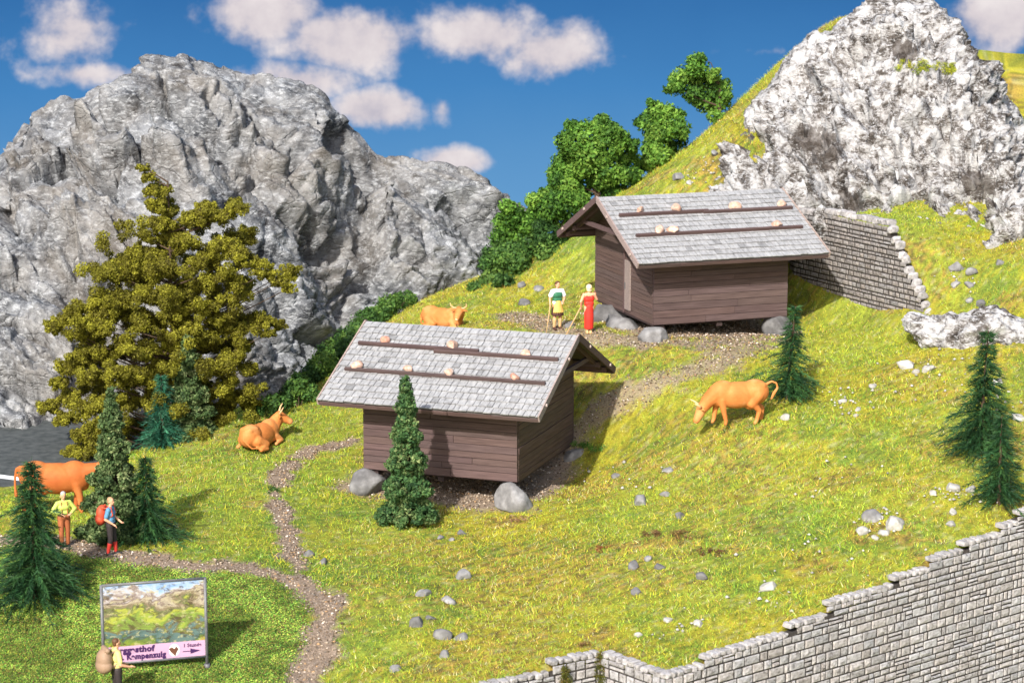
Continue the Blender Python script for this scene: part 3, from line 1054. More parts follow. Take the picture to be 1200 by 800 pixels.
def hut(pos, rot, sx, label, seed, door, beams):
    """local x runs along the ridge (0 at the visible front corner, growing by sx), y to the back"""
    rnd = random.Random(seed)
    root = tag(empty('wooden_hut', pos, rot), label, 'hut', 'alpine hay huts')
    X = lambda a: a * sx
    zr = WH + RISE + .12            # ridge underside
    def zroof(y): return zr - abs(y - HW / 2) * TAN

    def tint():
        k = rnd.uniform(.9, 1.09)
        return (k * rnd.uniform(.97, 1.06), k, k * rnd.uniform(.95, 1.03))
    # long walls of horizontal boards
    for y0, sgn in ((0, -1), (HW, 1)):
        b = MB()
        z = 0
        top = zroof(0) - .02
        while z < top - .05:
            h = min(rnd.choice((.2, .235, .26)), top - z)
            pz = rnd.uniform(0, .028)
            cut = rnd.uniform(.25, .75) * HL
            for xa, xb in ((0, cut), (cut + .012, HL)):
                k = tint()
                if sgn < 0: b.box(min(X(xa), X(xb)), max(X(xa), X(xb)), y0 - pz, y0 + .12, z + .012, z + h - .004, k)
                else: b.box(min(X(xa), X(xb)), max(X(xa), X(xb)), y0 - .12, y0 + pz, z + .012, z + h - .004, k)
                pz = min(.03, max(0, pz + rnd.uniform(-.008, .008)))
            z += h
        b.box(min(X(.03), X(HL - .03)), max(X(.03), X(HL - .03)), min(y0 - sgn * .03, y0 - sgn * .1), max(y0 - sgn * .03, y0 - sgn * .1), .02, top, (.35, .35, .35))
        b.build('wall', M['wood'], root)
    # gable walls
    for gi, x0 in ((0, 0), (1, HL)):
        b = MB()
        z = .005
        while z < zr - .3:
            h = rnd.choice((.14, .17, .2))
            pz = rnd.uniform(0, .022)
            k = tint()
            out_ = -1 if gi == 0 else 1
            xa, xb = x0 + out_ * pz + out_ * .002, x0 - out_ * .11
            def hw(zq): return min(HW / 2 - .125, (zr - zq) / TAN - .05)
            w0, w1 = hw(z + .01), hw(z + h - .003)
            if w1 < .1: break
            c_ = HW / 2
            vs_ = [(X(xa), c_ - w0, z + .01), (X(xb), c_ - w0, z + .01), (X(xb), c_ + w0, z + .01), (X(xa), c_ + w0, z + .01),
                   (X(xa), c_ - w1, z + h - .003), (X(xb), c_ - w1, z + h - .003), (X(xb), c_ + w1, z + h - .003), (X(xa), c_ + w1, z + h - .003)]
            b.add(vs_, [(0, 3, 2, 1), (4, 5, 6, 7), (0, 1, 5, 4), (1, 2, 6, 5), (2, 3, 7, 6), (3, 0, 4, 7)], k)
            z += h
        xi = x0 - (-.04 if gi == 0 else .04)
        b.add([(X(xi), .13, .02), (X(xi), HW - .13, .02), (X(xi), HW - .13, zroof(HW - .13)), (X(xi), HW / 2, zr - .05), (X(xi), .13, zroof(.13))], [(0, 1, 2, 3, 4)], (.3, .3, .3))
        b.build('wall', M['wood_end'], root)
    b = MB()
    b.box(min(X(.02), X(HL - .02)), max(X(.02), X(HL - .02)), .13, HW - .13, -.06, .04, (.6, .6, .6))
    for xx in (.35, HL / 2, HL - .35):
        b.box(min(X(xx - .1), X(xx + .1)), max(X(xx - .1), X(xx + .1)), .1, HW - .1, -.2, -.065, (.5, .5, .5))
    b.build('floor', M['wood'], root)
    # roof slopes: shingled decks
    th = math.atan(TAN)
    slen = RUN / math.cos(th)
    for si in (-1, 1):
        b = MB()
        def rp(x, s, h):   # s down the slope from the ridge, h above the deck
            y = HW / 2 + si * (s * math.cos(th) + h * math.sin(th))
            return (X(x), y, zr + .05 - s * math.sin(th) + h * math.cos(th))
        def slab(xa, xb, sa, sb, ha0, ha1, hb0, hb1, k):
            vs_ = [rp(xa, sa, ha0), rp(xb, sa, ha0), rp(xb, sb, hb0), rp(xa, sb, hb0), rp(xa, sa, ha1), rp(xb, sa, ha1), rp(xb, sb, hb1), rp(xa, sb, hb1)]
            b.add(vs_, [(0, 3, 2, 1), (4, 5, 6, 7), (0, 1, 5, 4), (1, 2, 6, 5), (2, 3, 7, 6), (3, 0, 4, 7)], k)
        xA, xB = -GOV, HL + GOV
        slab(xA + .02, xB - .02, .02, slen - .02, -.05, .0, -.05, .0, (.3, .28, .27))
        rows = 14
        rh = slen / rows
        for r_ in range(rows):
            x = xA
            first = rnd.uniform(.08, .26)
            while x < xB - .01:
                wdt = first if first else rnd.uniform(.16, .31)
                first = 0
                x2 = min(x + wdt, xB)
                if xB - x2 < .08: x2 = xB
                k = rnd.uniform(.92, 1.09)
                if rnd.random() < .02: k *= .7
                s0 = r_ * rh
                e_ = rnd.uniform(-.02, .025)
                hj = rnd.uniform(-.006, .010)
                slab(x + .009, x2 - .009, s0, min(s0 + rh + .02 + e_, slen + .03), .004, .022, .032 + hj, .062 + hj, (k * .99, k, k * 1.02))
                x = x2
        rf = b.build('roof', M['shingle'], root)
        # eave board
        b = MB()
        x = xA + .01
        while x < xB - .02:
            x2 = min(x + rnd.uniform(1.3, 2.6), xB - .01)
            dz = rnd.uniform(-.015, .015)
            slab(x, x2 - .012, slen - .075, slen + .015 + dz, -.17 + dz, -.052, -.17 + dz, -.052, tint())
            x = x2
        for xx in np.linspace(.3, HL - .3, 5):
            slab(xx - .05, xx + .05, RUN * .55 / math.cos(th), slen - .09, -.16, -.053, -.16, -.053, tint())
        b.build('eave_board', M['wood'], rf)
        # verge boards and rafters at the gable overhang
        for xe, dr in ((xA, 1), (xB, -1)):
            b = MB()
            k = tint()
            slab(xe - dr * .035, xe + dr * .015, .01, slen + .02, -.15, .075, -.15, .075, (k[0] * 1.12, k[1] * 1.12, k[2] * 1.12))
            b.build('verge_board', M['wood_grey' if si < 0 else 'wood'], rf)
            b = MB()
            slab(xe + dr * .28, xe + dr * .40, .1, slen - .12, -.2, -.053, -.2, -.053, tint())
            b.build('rafter', M['wood'], rf)
        # weight beams
        for (f0, f1, s_) in beams:
            b = MB()
            a0, a1 = xA + f0 * (xB - xA), xA + f1 * (xB - xA)
            k = tint()
            slab(a0, a1, s_ * slen - .05, s_ * slen + .06, .045, .15, .055, .16, (k[0] * .95, k[1] * .95, k[2] * .95))
            b.build('weight_beam', M['wood'], rf)
    # purlins and tie beams sticking out under the gables, with pale peg ends
    for yy, zz_ in ((HW / 2, zr - .14), (.06, zroof(.06) - .12), (HW - .06, zroof(HW - .06) - .12), (-EAVE * .55, zroof(-EAVE * .55) - .12), (HW + EAVE * .55, zroof(-EAVE * .55) - .12)):
        b = MB()
        b.box(min(X(-GOV + .14), X(HL + GOV - .14)), max(X(-GOV + .14), X(HL + GOV - .14)), yy - .075, yy + .075, zz_ - .09, zz_ + .07, tint())
        b.build('purlin', M['wood'], root)
    for xe in (-GOV + .36, HL + GOV - .36):
        b = MB()
        zt = WH + .85
        yh = (zr - zt) / TAN - .1
        b.box(min(X(xe - .06), X(xe + .06)), max(X(xe - .06), X(xe + .06)), HW / 2 - yh, HW / 2 + yh, zt - .08, zt + .06, tint())
        b.build('tie_beam', M['wood'], root)
    for xe in (-GOV - .02, HL + GOV + .02):
        for s_ in (.28, .84):
            for si in (-1, 1):
                b = MB()
                y = HW / 2 + si * s_ * RUN
                zz_ = zr - s_ * RISE + .02
                b.tube([(X(xe - .06), y, zz_), (X(xe + .06), y, zz_)], [.05, .05], 8, (1.6, 1.6, 1.6))
                b.build('peg', M['wood_grey'], root)
    if door:
        b = MB()
        b.box(min(X(-.075), X(-.027)), max(X(-.075), X(-.027)), 2.05, 2.55, .16, 1.95, (1.0, 1.0, 1.0))
        d = b.build('door', M['wood_grey'], root)
        b = MB()
        b.box(min(X(-.1), X(-.076)), max(X(-.1), X(-.076)), 2.45, 2.5, .9, 1.12, (.4, .4, .4))
        b.build('handle', M['metal'], d)
        b = MB()
        b.box(min(X(-.06), X(-.027)), max(X(-.06), X(-.027)), 2.62, 2.72, .02, 2.6, tint())
        b.build('door_post', M['wood'], root)
    return root, lambda x, s: (X(x), HW / 2 - s * RUN, zr + .05 - s * RISE + .16)


def hut_world(h, p):
    x, y = hut_xy(h, p[0], p[1])
    return (x, y, h[0][2] + p[2])


HA, rfA = hut(HUT_A[0], HUT_A[1], -1, 'brown plank hut with a slim conifer standing before its front wall', 5, False, [(.03, .60, .335), (.40, .965, .30), (.035, .955, .63)])
HB, rfB = hut(HUT_B[0], HUT_B[1], 1, 'brown plank hut with a pale door, in front of the small stone wall', 9, True, [(.05, .52, .31), (.49, .97, .325), (.07, .95, .62)])

# stones weighting the roofs
n_ = 0
for h, fn, sx, lst, txt in (
        (HUT_A, rfA, -1, [(.15, .265, .13), (.47, .265, .17), (.81, .305, .13), (.09, .60, .15), (.52, .605, .15), (.82, .605, .13), (.33, .60, .12)], 'front'),
        (HUT_B, rfB, 1, [(.17, .27, .13), (.36, .27, .16), (.67, .285, .16), (.93, .29, .15), (.2, .58, .17), (.27, .585, .17), (.82, .585, .16)], 'rear')):
    names = {'front': ['reddish stone above the upper beam, near the left end of the front hut roof', 'large pale stone at the middle of the upper beam, front hut roof',
                       'small stone above the upper beam near the right end of the front hut roof', 'pale stone on the lower beam, left end of the front hut roof',
                       'upright pale pink stone on the lower beam, mid front hut roof', 'flat orange stone near the right end of the lower beam, front hut roof',
                       'tan stone just behind the tip of the slim conifer, front hut roof'],
             'rear': ['tan stone nearest the door gable on the upper beam, rear hut roof', 'pointed pink stone second along the upper beam, rear hut roof',
                      'tall pink stone right of the beam joint, rear hut roof', 'low stone at the right end of the upper beam, rear hut roof',
                      'left of two touching stones on the lower beam, rear hut roof', 'right of two touching stones on the lower beam, rear hut roof',
                      'lone flat stone near the right end of the lower beam, rear hut roof']}[txt]
    for (f, s_, sz), nm in zip(lst, names):
        n_ += 1
        xloc = -GOV + (1 - f if sx < 0 else f) * (HL + 2 * GOV)
        p = hut_world(h, fn(xloc, s_))
        stone('roof_stone', (p[0], p[1], p[2] - .03), (sz * 1.65, sz * 1.15, sz * 1.15), 900 + n_, M['roof_stone'], nm, 'stone', 'stones weighting the hut roofs', n_ * .9, 3, 10,
              tint=((1.05, .85, .8) if 'reddish' in nm or 'orange' in nm else (1, 1, 1)))

# boulders carrying the huts
for (px, py, dx, dy, sz, nm, h, off, tn) in [
        (0, 0, -.05, -.12, (.66, .55, .52), 'pale round boulder under the front right corner of the front hut', HUT_A, -.08, 1.1),
        (0, 0, -HL + .15, -.05, (.75, .6, .48), 'broad brownish boulder under the front left corner of the front hut', HUT_A, -.1, .8),
        (0, 0, -HL - .25, 1.9, (.6, .6, .5), 'grey boulder half hidden behind the left end of the front hut', HUT_A, .0, .7),
        (0, 0, .15, HW - .3, (.62, .5, .5), 'light grey boulder under the back right corner of the front hut', HUT_A, -.05, 1.1),
        (0, 0, .02, -.12, (.72, .6, .5), 'rounded grey boulder under the front corner of the rear hut', HUT_B, -.08, 1.05),
        (0, 0, -.25, 2.35, (1.05, .75, .6), 'broad flat-topped boulder under the door gable of the rear hut', HUT_B, -.05, .8),
        (0, 0, -.1, 4.1, (.95, .75, .72), 'darker tall boulder at the far end of the door gable, rear hut', HUT_B, .0, .6),
        (0, 0, HL - .25, .1, (.72, .55, .48), 'dark block under the right end of the rear hut', HUT_B, -.05, .6)]:
    x, y = hut_xy(h, dx, dy)
    z = h[0][2]
    gz = tz(x, y)
    zs = max(sz[2], (z - gz) / 1.25)
    stone('boulder', (x, y, z - zs * .86 + off * .3), (sz[0], sz[1], zs), int(abs(dx * 100) + dy * 37 + 50), M['boulder'], nm, 'boulder', 'boulders under the huts', dx * 3, 4, 8, (tn, tn, tn * 1.01), dict(nz=.09))


# ------------------------------------------------------------------ masonry walls
def masonry(root, pts, ztop, zbot, seed, ch, bw, thick, extra=.0, tn=(1, 1, 1), cope=True, capw=.34, caph=.2, rag=0, gap_=.016):
    rnd = random.Random(seed)
    face, core, cap = MB(), MB(), MB()
    def block(p0, d, nrm, u0, u1, z0, z1):
        gap = gap_
        u0 += gap * 1.25; u1 -= gap * 1.25; z0 += gap; z1 -= gap
        if u1 - u0 < .03 or z1 - z0 < .03: return
        pr = rnd.uniform(.02, .055)
        bv = min(.022, (u1 - u0) * .2, (z1 - z0) * .2)
        j = lambda: rnd.uniform(-.007, .007)
        P = lambda u, z, o: (p0[0] + d[0] * u + nrm[0] * o, p0[1] + d[1] * u + nrm[1] * o, z)
        um, zm = (u0 + u1) / 2, (z0 + z1) / 2
        vs_ = [P(u0, z0, -.02), P(u1, z0, -.02), P(u1, z1, -.02), P(u0, z1, -.02),
               P(u0 + j(), z0 + j(), pr * .5), P(u1 + j(), z0 + j(), pr * .5), P(u1 + j(), z1 + j(), pr * .5), P(u0 + j(), z1 + j(), pr * .5),
               P(u0 + bv, z0 + bv, pr + j()), P(um + j() * 3, z0 + bv, pr + j()), P(u1 - bv, z0 + bv, pr + j()), P(u1 - bv, zm + j(), pr + j()),
               P(u1 - bv, z1 - bv, pr + j()), P(um + j() * 3, z1 - bv, pr + j()), P(u0 + bv, z1 - bv, pr + j()), P(u0 + bv, zm + j(), pr + j()),
               P(um + j() * 3, zm + j() * 2, pr + .012 + j() * 2)]
        fs = [(0, 1, 5, 4), (1, 2, 6, 5), (2, 3, 7, 6), (3, 0, 4, 7), (4, 5, 10, 9, 8), (5, 6, 12, 11, 10), (6, 7, 14, 13, 12), (7, 4, 8, 15, 14),
              (8, 9, 16, 15), (9, 10, 11, 16), (11, 12, 13, 16), (13, 14, 15, 16)]
        k = rnd.uniform(.78, 1.12)
        w_ = rnd.uniform(-.03, .03)
        face.add(vs_, fs, ((k + w_) * tn[0], k * tn[1], (k - w_) * tn[2]))
    acc = 0
    zmax = max(ztop(u) for u in np.linspace(0, sum(math.dist(a, b) for a, b in zip(pts[:-1], pts[1:])), 200))
    courses = []
    z = zbot
    while z < zmax + .3:
        h = ch * rnd.choice((.8, 1., 1., 1.25))
        courses.append((z, z + h))
        z += h
    for a, b in zip(pts[:-1], pts[1:]):
        L = math.dist(a, b)
        d = ((b[0] - a[0]) / L, (b[1] - a[1]) / L)
        nrm = (d[1], -d[0])
        for (z0, z1) in courses:
            u = 0
            first = rnd.uniform(.3, 1)
            while u < L - .001:
                wdt = max(.15, bw * rnd.choice((.5, .8, 1., 1.2, 1.6)) * first)
                first = 1
                u1 = min(u + wdt, L)
                if L - u1 < bw * .3: u1 = L
                top = ztop(acc + (u + u1) / 2)
                jag = 0
                if z1 <= top + .03 + jag:
                    if ch > .18 and z1 - z0 > ch * .95 and u1 - u > bw * .7 and rnd.random() < .13:
                        zm = (z0 + z1) / 2 + rnd.uniform(-.02, .02)
                        block(a, d, nrm, u, u1, z0, zm)
                        block(a, d, nrm, u, u1, zm, z1)
                    else: block(a, d, nrm, u, u1, z0, z1)
                u = u1
        # backing
        ns_ = max(2, int(L / .22))
        for i in range(ns_):
            ua, ub = L * i / ns_, L * (i + 1) / ns_
            zt_ = ztop(acc + (ua + ub) / 2) - ch * 1.1
            P = lambda u, o, z: (a[0] + d[0] * u + nrm[0] * o, a[1] + d[1] * u + nrm[1] * o, z)
            core.add([P(ua, 0, zbot), P(ub, 0, zbot), P(ub, -thick, zbot), P(ua, -thick, zbot), P(ua, 0, zt_), P(ub, 0, zt_), P(ub, -thick, zt_), P(ua, -thick, zt_)],
                     [(0, 3, 2, 1), (4, 5, 6, 7), (0, 1, 5, 4), (1, 2, 6, 5), (2, 3, 7, 6), (3, 0, 4, 7)])
        if cope:
            u = 0
            while u < L - .02:
                here = ztop(acc + min(u + .1, L))
                steep = abs(ztop(acc + min(u + .25, L)) - here) > .12 and rag
                wdt = .2 if steep else rnd.uniform(.24, .44) * caph / .2
                u1 = min(u + wdt, L)
                if L - u1 < .08: u1 = L
                zq = ztop(acc + (u + u1) / 2) + .03
                zt_ = max([c1 for (c0, c1) in courses if c1 <= zq] + [zbot])
                hh_ = caph * (1.5 if steep else rnd.uniform(.95, 1.15))
                v_, f_ = rock_mesh(((u1 - u) * (.62 if steep else .475), capw * .55, hh_ * .55), rnd.randrange(9999), 3 if steep else 2, 6, .06)
                mx_ = np.abs(v_).max(0)
                v_ = np.sign(v_) * np.abs(v_ / mx_) ** (.7 if steep else .38) * mx_
                cu, oo = (u + u1) / 2, rnd.uniform(-.02, .02) - capw * .40
                zz_ = zt_ + hh_ * (.2 if steep else .42) + rnd.uniform(-.012, .012)
                vs_ = [(a[0] + d[0] * (cu + p[0]) + nrm[0] * (oo + p[1]), a[1] + d[1] * (cu + p[0]) + nrm[1] * (oo + p[1]), zz_ + p[2]) for p in v_]
                k = rnd.uniform(.8, 1.15)
                cap.add(vs_, [tuple(q) for q in f_], (k, k, k))
                u = u1
        acc += L
    face.build('masonry', M['masonry'], root)
    core.build('backing', M['mortar'], root)
    if cope: cap.build('coping', M['masonry'], root)


wp = [WALL[1]] + WALL[2:]
SEG = [math.dist(a, b) for a, b in zip(wp[:-1], wp[1:])]
ACC = np.concatenate([[0], np.cumsum(SEG)])
zW0, zW1, zW2, zW3 = at(540, 806, 56.8)[2], at(704, 766, 59.0)[2], at(780, 793, 57.2)[2], at(1200, 605, 66.)[2]


def ztop_front(u):
    if u < ACC[1]: return zW0 - .1
    if u < ACC[2]:
        f = (u - ACC[1]) / SEG[1]
        return zW0 + (zW1 - zW0) * math.floor(f * 3.2) / 3
    if u < ACC[3]: return zW1 - .02
    Lm = math.dist(wp[3], wp[4])
    f = (u - ACC[3]) / Lm
    st = [(0, -.02), (.035, .03), (.10, .08), (.2, .17), (.32, .25), (.42, .36), (.52, .44), (.61, .55), (.71, .66), (.82, .80), (.93, .93), (.985, 1.07), (1.1, 1.2)]
    k = [s_[1] for s_ in st if s_[0] <= f][-1]
    return zW2 + (zW3 - zW2) * k + .02


root = tag(empty('retaining_wall', (0, 0, 0)), 'long pale block retaining wall stepping up the slope in the foreground', 'stone wall')
masonry(root, wp, ztop_front, -7.4, 3, .205, .36, .3, caph=.13, gap_=.022)
FRONT_WALL = root

rl_ = [math.dist(a, b) for a, b in zip(RWALL[:-1], RWALL[1:])]


def ztop_rear(u):
    if u < rl_[0]: return 6.45
    f = (u - rl_[0]) / rl_[1]
    return 6.45 + .1 * f if f < .68 else max(3.3, 6.5 - (f - .68) / .32 * 3.0)


root = tag(empty('stone_wall', (0, 0, 0)), 'small-stone wall with ragged sloping end behind the rear hut', 'stone wall')
masonry(root, RWALL, ztop_rear, 2.2, 8, .155, .30, .35, tn=(.66, .64, .62), capw=.4, caph=.2, rag=.06, gap_=.026)


# ------------------------------------------------------------------ vegetation
def leaves(name, C, Rad, per, size, pal, parent, mat='foliage', flat=.8, shell=.5, seed=0, aspect=.6, blob_var=.2):
    """small leaf faces spread through the volume of many clumps: C centres (n,3), Rad radii"""
    r = np.random.default_rng(seed)
    C = np.asarray(C, float)
    Rad = np.asarray(Rad, float)
    cnt = np.maximum(6, (per * Rad ** 2).astype(int))
    idx = np.repeat(np.arange(len(C)), cnt)
    n = len(idx)
    d = r.normal(size=(n, 3))
    d /= np.linalg.norm(d, axis=1, keepdims=True)
    rr = Rad[idx] * (shell + (1 - shell) * r.uniform(0, 1, n) ** .6) * r.uniform(.85, 1.12, n)
    lump = 1 + .28 * fbm(d * 2.2 + idx[:, None] * 3.1, 2, seed + 9)
    P = C[idx] + d * (rr * lump)[:, None] * np.array([1, 1, flat])
    nrm = d + r.normal(size=(n, 3)) * .7
    nrm /= np.linalg.norm(nrm, axis=1, keepdims=True)
    t = np.cross(nrm, r.normal(size=(n, 3)))
    t /= np.linalg.norm(t, axis=1, keepdims=True) + 1e-9
    b = np.cross(nrm, t)
    s = size * r.uniform(.6, 1.4, n)[:, None]
    V = np.stack([P - t * s, P + b * s * aspect, P + t * s, P - b * s * aspect], 1).reshape(-1, 3)
    F = np.arange(4 * n).reshape(-1, 4)
    pal = np.array(pal)
    bt = r.uniform(0, 1, len(C))
    k = np.clip(bt[idx] * .6 + r.uniform(0, 1, n) * .6 - .1, 0, .999)
    f = k * (len(pal) - 1)
    i0 = f.astype(int)
    c = pal[i0] * (1 - (f - i0))[:, None] + pal[np.minimum(i0 + 1, len(pal) - 1)] * (f - i0)[:, None]
    c = c * r.uniform(.75, 1.25, (n, 1)) * (1 + blob_var * (r.uniform(-1, 1, len(C))[idx]))[:, None]
    return mesh_np(name, V, F, M[mat], parent, col=np.repeat(c, 4, 0))


def fir(base, h, rad, label, seed, pal, nl=42, per=11, group='small dark firs on the meadow', droop=.25, lean=0.):
    """bottle-brush fir: whorls of drooping twigs carrying long needles"""
    r = np.random.default_rng(seed)
    root = tag(empty('fir_tree', base), label, 'fir tree', group)
    b = MB()
    b.tube([(0, 0, -.15), (lean * h * .4, 0, h * .5), (lean * h, 0, h * .98)], [.075, .05, .012], 7)
    b.build('trunk', M['bark'], root)
    Vs, Fs, Cs = [], [], []
    nv = 0
    pal = np.array(pal)
    for l in range(nl):
        f = (l + r.uniform(0, .6)) / nl
        z0 = h * (.05 + .93 * f)
        L = rad * (.42 * (1 - f) ** .65 + .66 * (1 - f) ** 1.9) * r.uniform(.72, 1.12) + .09
        k = max(5, int(per * (.45 + .8 * (1 - f))))
        a0 = r.uniform(0, 6.28)
        L *= r.choice((.72, .9, 1., 1.12))
        for j in range(k):
            a = a0 + 6.283 * j / k + r.uniform(-.3, .3)
            if r.uniform() < .12 and f < .85: continue
            Lb = L * r.uniform(.45, 1.25)
            if r.uniform() < .03: Lb *= 1.3
            o = np.array([math.cos(a), math.sin(a), 0])
            t = np.linspace(0, 1, 5)
            up = .30 if f > .9 else .12
            pts = np.array([lean * z0, 0, z0])[None] + o[None] * (Lb * t)[:, None]
            pts[:, 2] += Lb * (up * t - droop * 1.5 * t ** 2) + r.uniform(-.02, .02)
            nn = int(16 + 34 * Lb)
            tt = r.uniform(.08, 1, nn)
            P = np.stack([np.interp(tt, t, pts[:, q]) for q in range(3)], 1)
            tang = pts[-1] - pts[0]
            tang = tang / np.linalg.norm(tang)
            dirs = tang[None] * r.uniform(.5, 1.1, (nn, 1)) + r.normal(size=(nn, 3)) * .34
            dirs /= np.linalg.norm(dirs, axis=1, keepdims=True)
            ln = r.uniform(.10, .27, nn) * (.75 + .25 * h / 3)
            sd_ = np.cross(dirs, r.normal(size=(nn, 3)))
            sd_ /= np.linalg.norm(sd_, axis=1, keepdims=True) + 1e-9
            w_ = r.uniform(.008, .016, nn)[:, None]
            V = np.stack([P - sd_ * w_, P + sd_ * w_, P + dirs * ln[:, None]], 1).reshape(-1, 3)
            # the twig itself
            sw = np.cross(tang, (0, 0, 1.))
            sw = sw / (np.linalg.norm(sw) + 1e-9) * .011
            Vt = np.array([pts[0] - sw, pts[0] + sw, pts[-1], pts[1] - sw, pts[1] + sw, pts[-1]])
            Vs += [V, Vt]
            q = nn + 2
            Fs.append(np.arange(3 * q).reshape(-1, 3) + nv)
            nv += 3 * q
            ck = pal[r.integers(0, len(pal))] * r.uniform(.75, 1.3)
            Cs.append(np.repeat(ck[None] * r.uniform(.7, 1.35, (q, 1)), 3, 0))
    mesh_np('crown', np.concatenate(Vs), np.concatenate(Fs), M['needle'], root, col=np.concatenate(Cs))
    return root


def conifer(base, h, rad, label, seed, pal, n=430, leaf=.05, per=900, group='leafy conifers'):
    """slim conifer built of small leafy tufts on short branches"""
    r = np.random.default_rng(seed)
    root = tag(empty('conifer_tree', base), label, 'conifer', group)
    b = MB()
    b.tube([(0, 0, -.15), (.02, 0, h * .5), (0, 0, h * .96)], [.09, .06, .015], 7)
    C, Rd = [], []
    for i in range(n):
        f = (i + r.uniform()) / n
        f = 1 - (1 - f) ** .62
        lay = .82 + .25 * math.sin(f * 34 + r.uniform(-.5, .5))
        L = (rad * (1 - f) ** .8 * lay + .03)
        a = i * 2.39996 + r.uniform(-.4, .4)
        q = L * r.uniform(.55, 1.)
        C.append((math.cos(a) * q, math.sin(a) * q, h * (.06 + .93 * f) - q * .22))
        Rd.append(r.uniform(.11, .19) * (1.15 - .45 * f))
        if i % 3 == 0:
            b.tube([(0, 0, C[-1][2] + .1), C[-1]], [.02, .008], 4)
    b.build('trunk', M['bark'], root)
    leaves('crown', C, Rd, per * 4.2, leaf, pal, root, seed=seed, flat=.75, shell=.35, aspect=.55)
    return root


def broadleaf(name, base, clumps, label, cat, seed, pal, group, leaf=.085, per=2300, fill=3, trunk=True, thick=.09, inner=0, foam=False):
    """clumps: world centres and radii; limbs run from the base to each clump"""
    r = np.random.default_rng(seed)
    root = tag(empty(name, base), label, cat, group)
    bx_, by_, bz_ = base
    C, Rd = [], []
    b = MB()
    ztr = (max(c[2] for c, _ in clumps) - bz_) * (.95 if foam else .55)
    for (c, rad) in clumps:
        lc = np.array([c[0] - bx_, c[1] - by_, c[2] - bz_])
        C.append(lc); Rd.append(rad * (.55 if foam else .95))
        for _ in range(fill):
            d = r.normal(size=3)
            d /= np.linalg.norm(d)
            if foam: C.append(lc + d * rad * r.uniform(.5, 1.2) * np.array([1.15, 1.15, .62])); Rd.append(rad * r.uniform(.26, .5))
            else: C.append(lc + d * rad * r.uniform(.55, .95)); Rd.append(rad * r.uniform(.35, .6))
        rr_ = math.hypot(lc[0], lc[1])
        mid = np.array([lc[0] * .5, lc[1] * .5, max(.05, lc[2] - .26 * rr_)])
        b.tube([(0, 0, (max(-.2, min(ztr, lc[2] - .45 * rr_)) if trunk else -.2)), tuple(mid), tuple(lc)], [thick * .6, thick * .4, thick * .15], 6)
    if inner:
        hmx = max(c[2] for c in C)
        for _ in range(inner):
            f = r.uniform(.06, .8)
            wz = max([math.hypot(c[0], c[1]) for c in C if abs(c[2] - f * hmx) < .8] + [.3])
            a, q = r.uniform(0, 6.28), wz * .68 * math.sqrt(r.uniform(0, 1))
            C.append(np.array([math.cos(a) * q, math.sin(a) * q, f * hmx])); Rd.append(r.uniform(.17, .30))
    if trunk:
        b.tube([(0, 0, -.3), (0, 0, ztr * .5), (0, 0, ztr + .05)], [thick * 1.8, thick * 1.2, thick * .4], 8)
    b.build('trunk' if trunk else 'stem', M['bark'], root)
    leaves('crown' if trunk else 'foliage', C, Rd, per, leaf, pal, root, seed=seed, flat=.92, shell=.45, aspect=.55)
    return root


PAL_FIR = [(.010, .038, .012), (.018, .062, .018), (.035, .095, .025)]
PAL_TEAL = [(.010, .065, .036), (.018, .10, .055), (.04, .15, .08)]
PAL_CON = [(.02, .045, .014), (.055, .10, .03), (.12, .175, .06), (.28, .32, .14)]
PAL_CON_D = [(.015, .045, .016), (.04, .10, .03), (.08, .15, .045), (.20, .24, .09)]
PAL_OLIVE = [(.07, .06, .006), (.14, .128, .011), (.21, .20, .016), (.30, .285, .026)]
PAL_TREE = [(.022, .065, .010), (.055, .14, .016), (.11, .225, .028), (.19, .31, .045)]
PAL_BUSH = [(.015, .045, .010), (.035, .09, .018), (.075, .155, .028), (.14, .23, .04)]


def by_base(px, py, hpx):
    p = drop(px, py)
    return p, hpx / (F_PX / math.hypot(p[1], HC - p[2])) / math.cos(R(14))


def put_fir(px, py, hpx, wpx, *a, **k):
    p, h = by_base(px, py, hpx)
    fir(p, h, h * wpx / hpx / 2 * 1.12, *a, **k)


put_fir(42, 702, 163, 124, 'large dark fir in front of the standing cow, between the two left edge paths', 21, PAL_FIR, nl=48, per=13)
put_fir(173, 633, 100, 84, 'low dark fir just right of the hiker with the red backpack', 22, PAL_FIR, nl=30, per=11)
put_fir(191, 524, 86, 44, 'bluish green small fir at the foot of the big olive tree', 23, PAL_TEAL, nl=30, per=10)
put_fir(922, 468, 110, 74, 'dark fir right behind the grazing cow', 24, PAL_FIR, nl=32, per=10, lean=.07)
put_fir(1148, 534, 148, 98, 'taller of the two dark firs near the right edge', 25, PAL_FIR, nl=40, per=11, lean=.03)
put_fir(1170, 590, 104, 72, 'shorter front fir beside the stepped top of the foreground wall', 26, PAL_FIR, nl=30, per=10)
for (px, py, hp, wp, lab, sd_, pal_) in [
        (135, 632, 178, 74, 'grey green leafy conifer hiding the head of the standing cow', 31, PAL_CON),
        (222, 510, 118, 66, 'grey green leafy conifer in front of the olive tree, behind the bluish fir', 32, PAL_CON),
        (477, 613, 174, 64, 'slim leafy conifer casting its shadow on the front hut wall', 33, PAL_CON_D)]:
    p, h = by_base(px, py, hp)
    conifer(p, h, h * wp / hp / 2, lab, sd_, pal_)

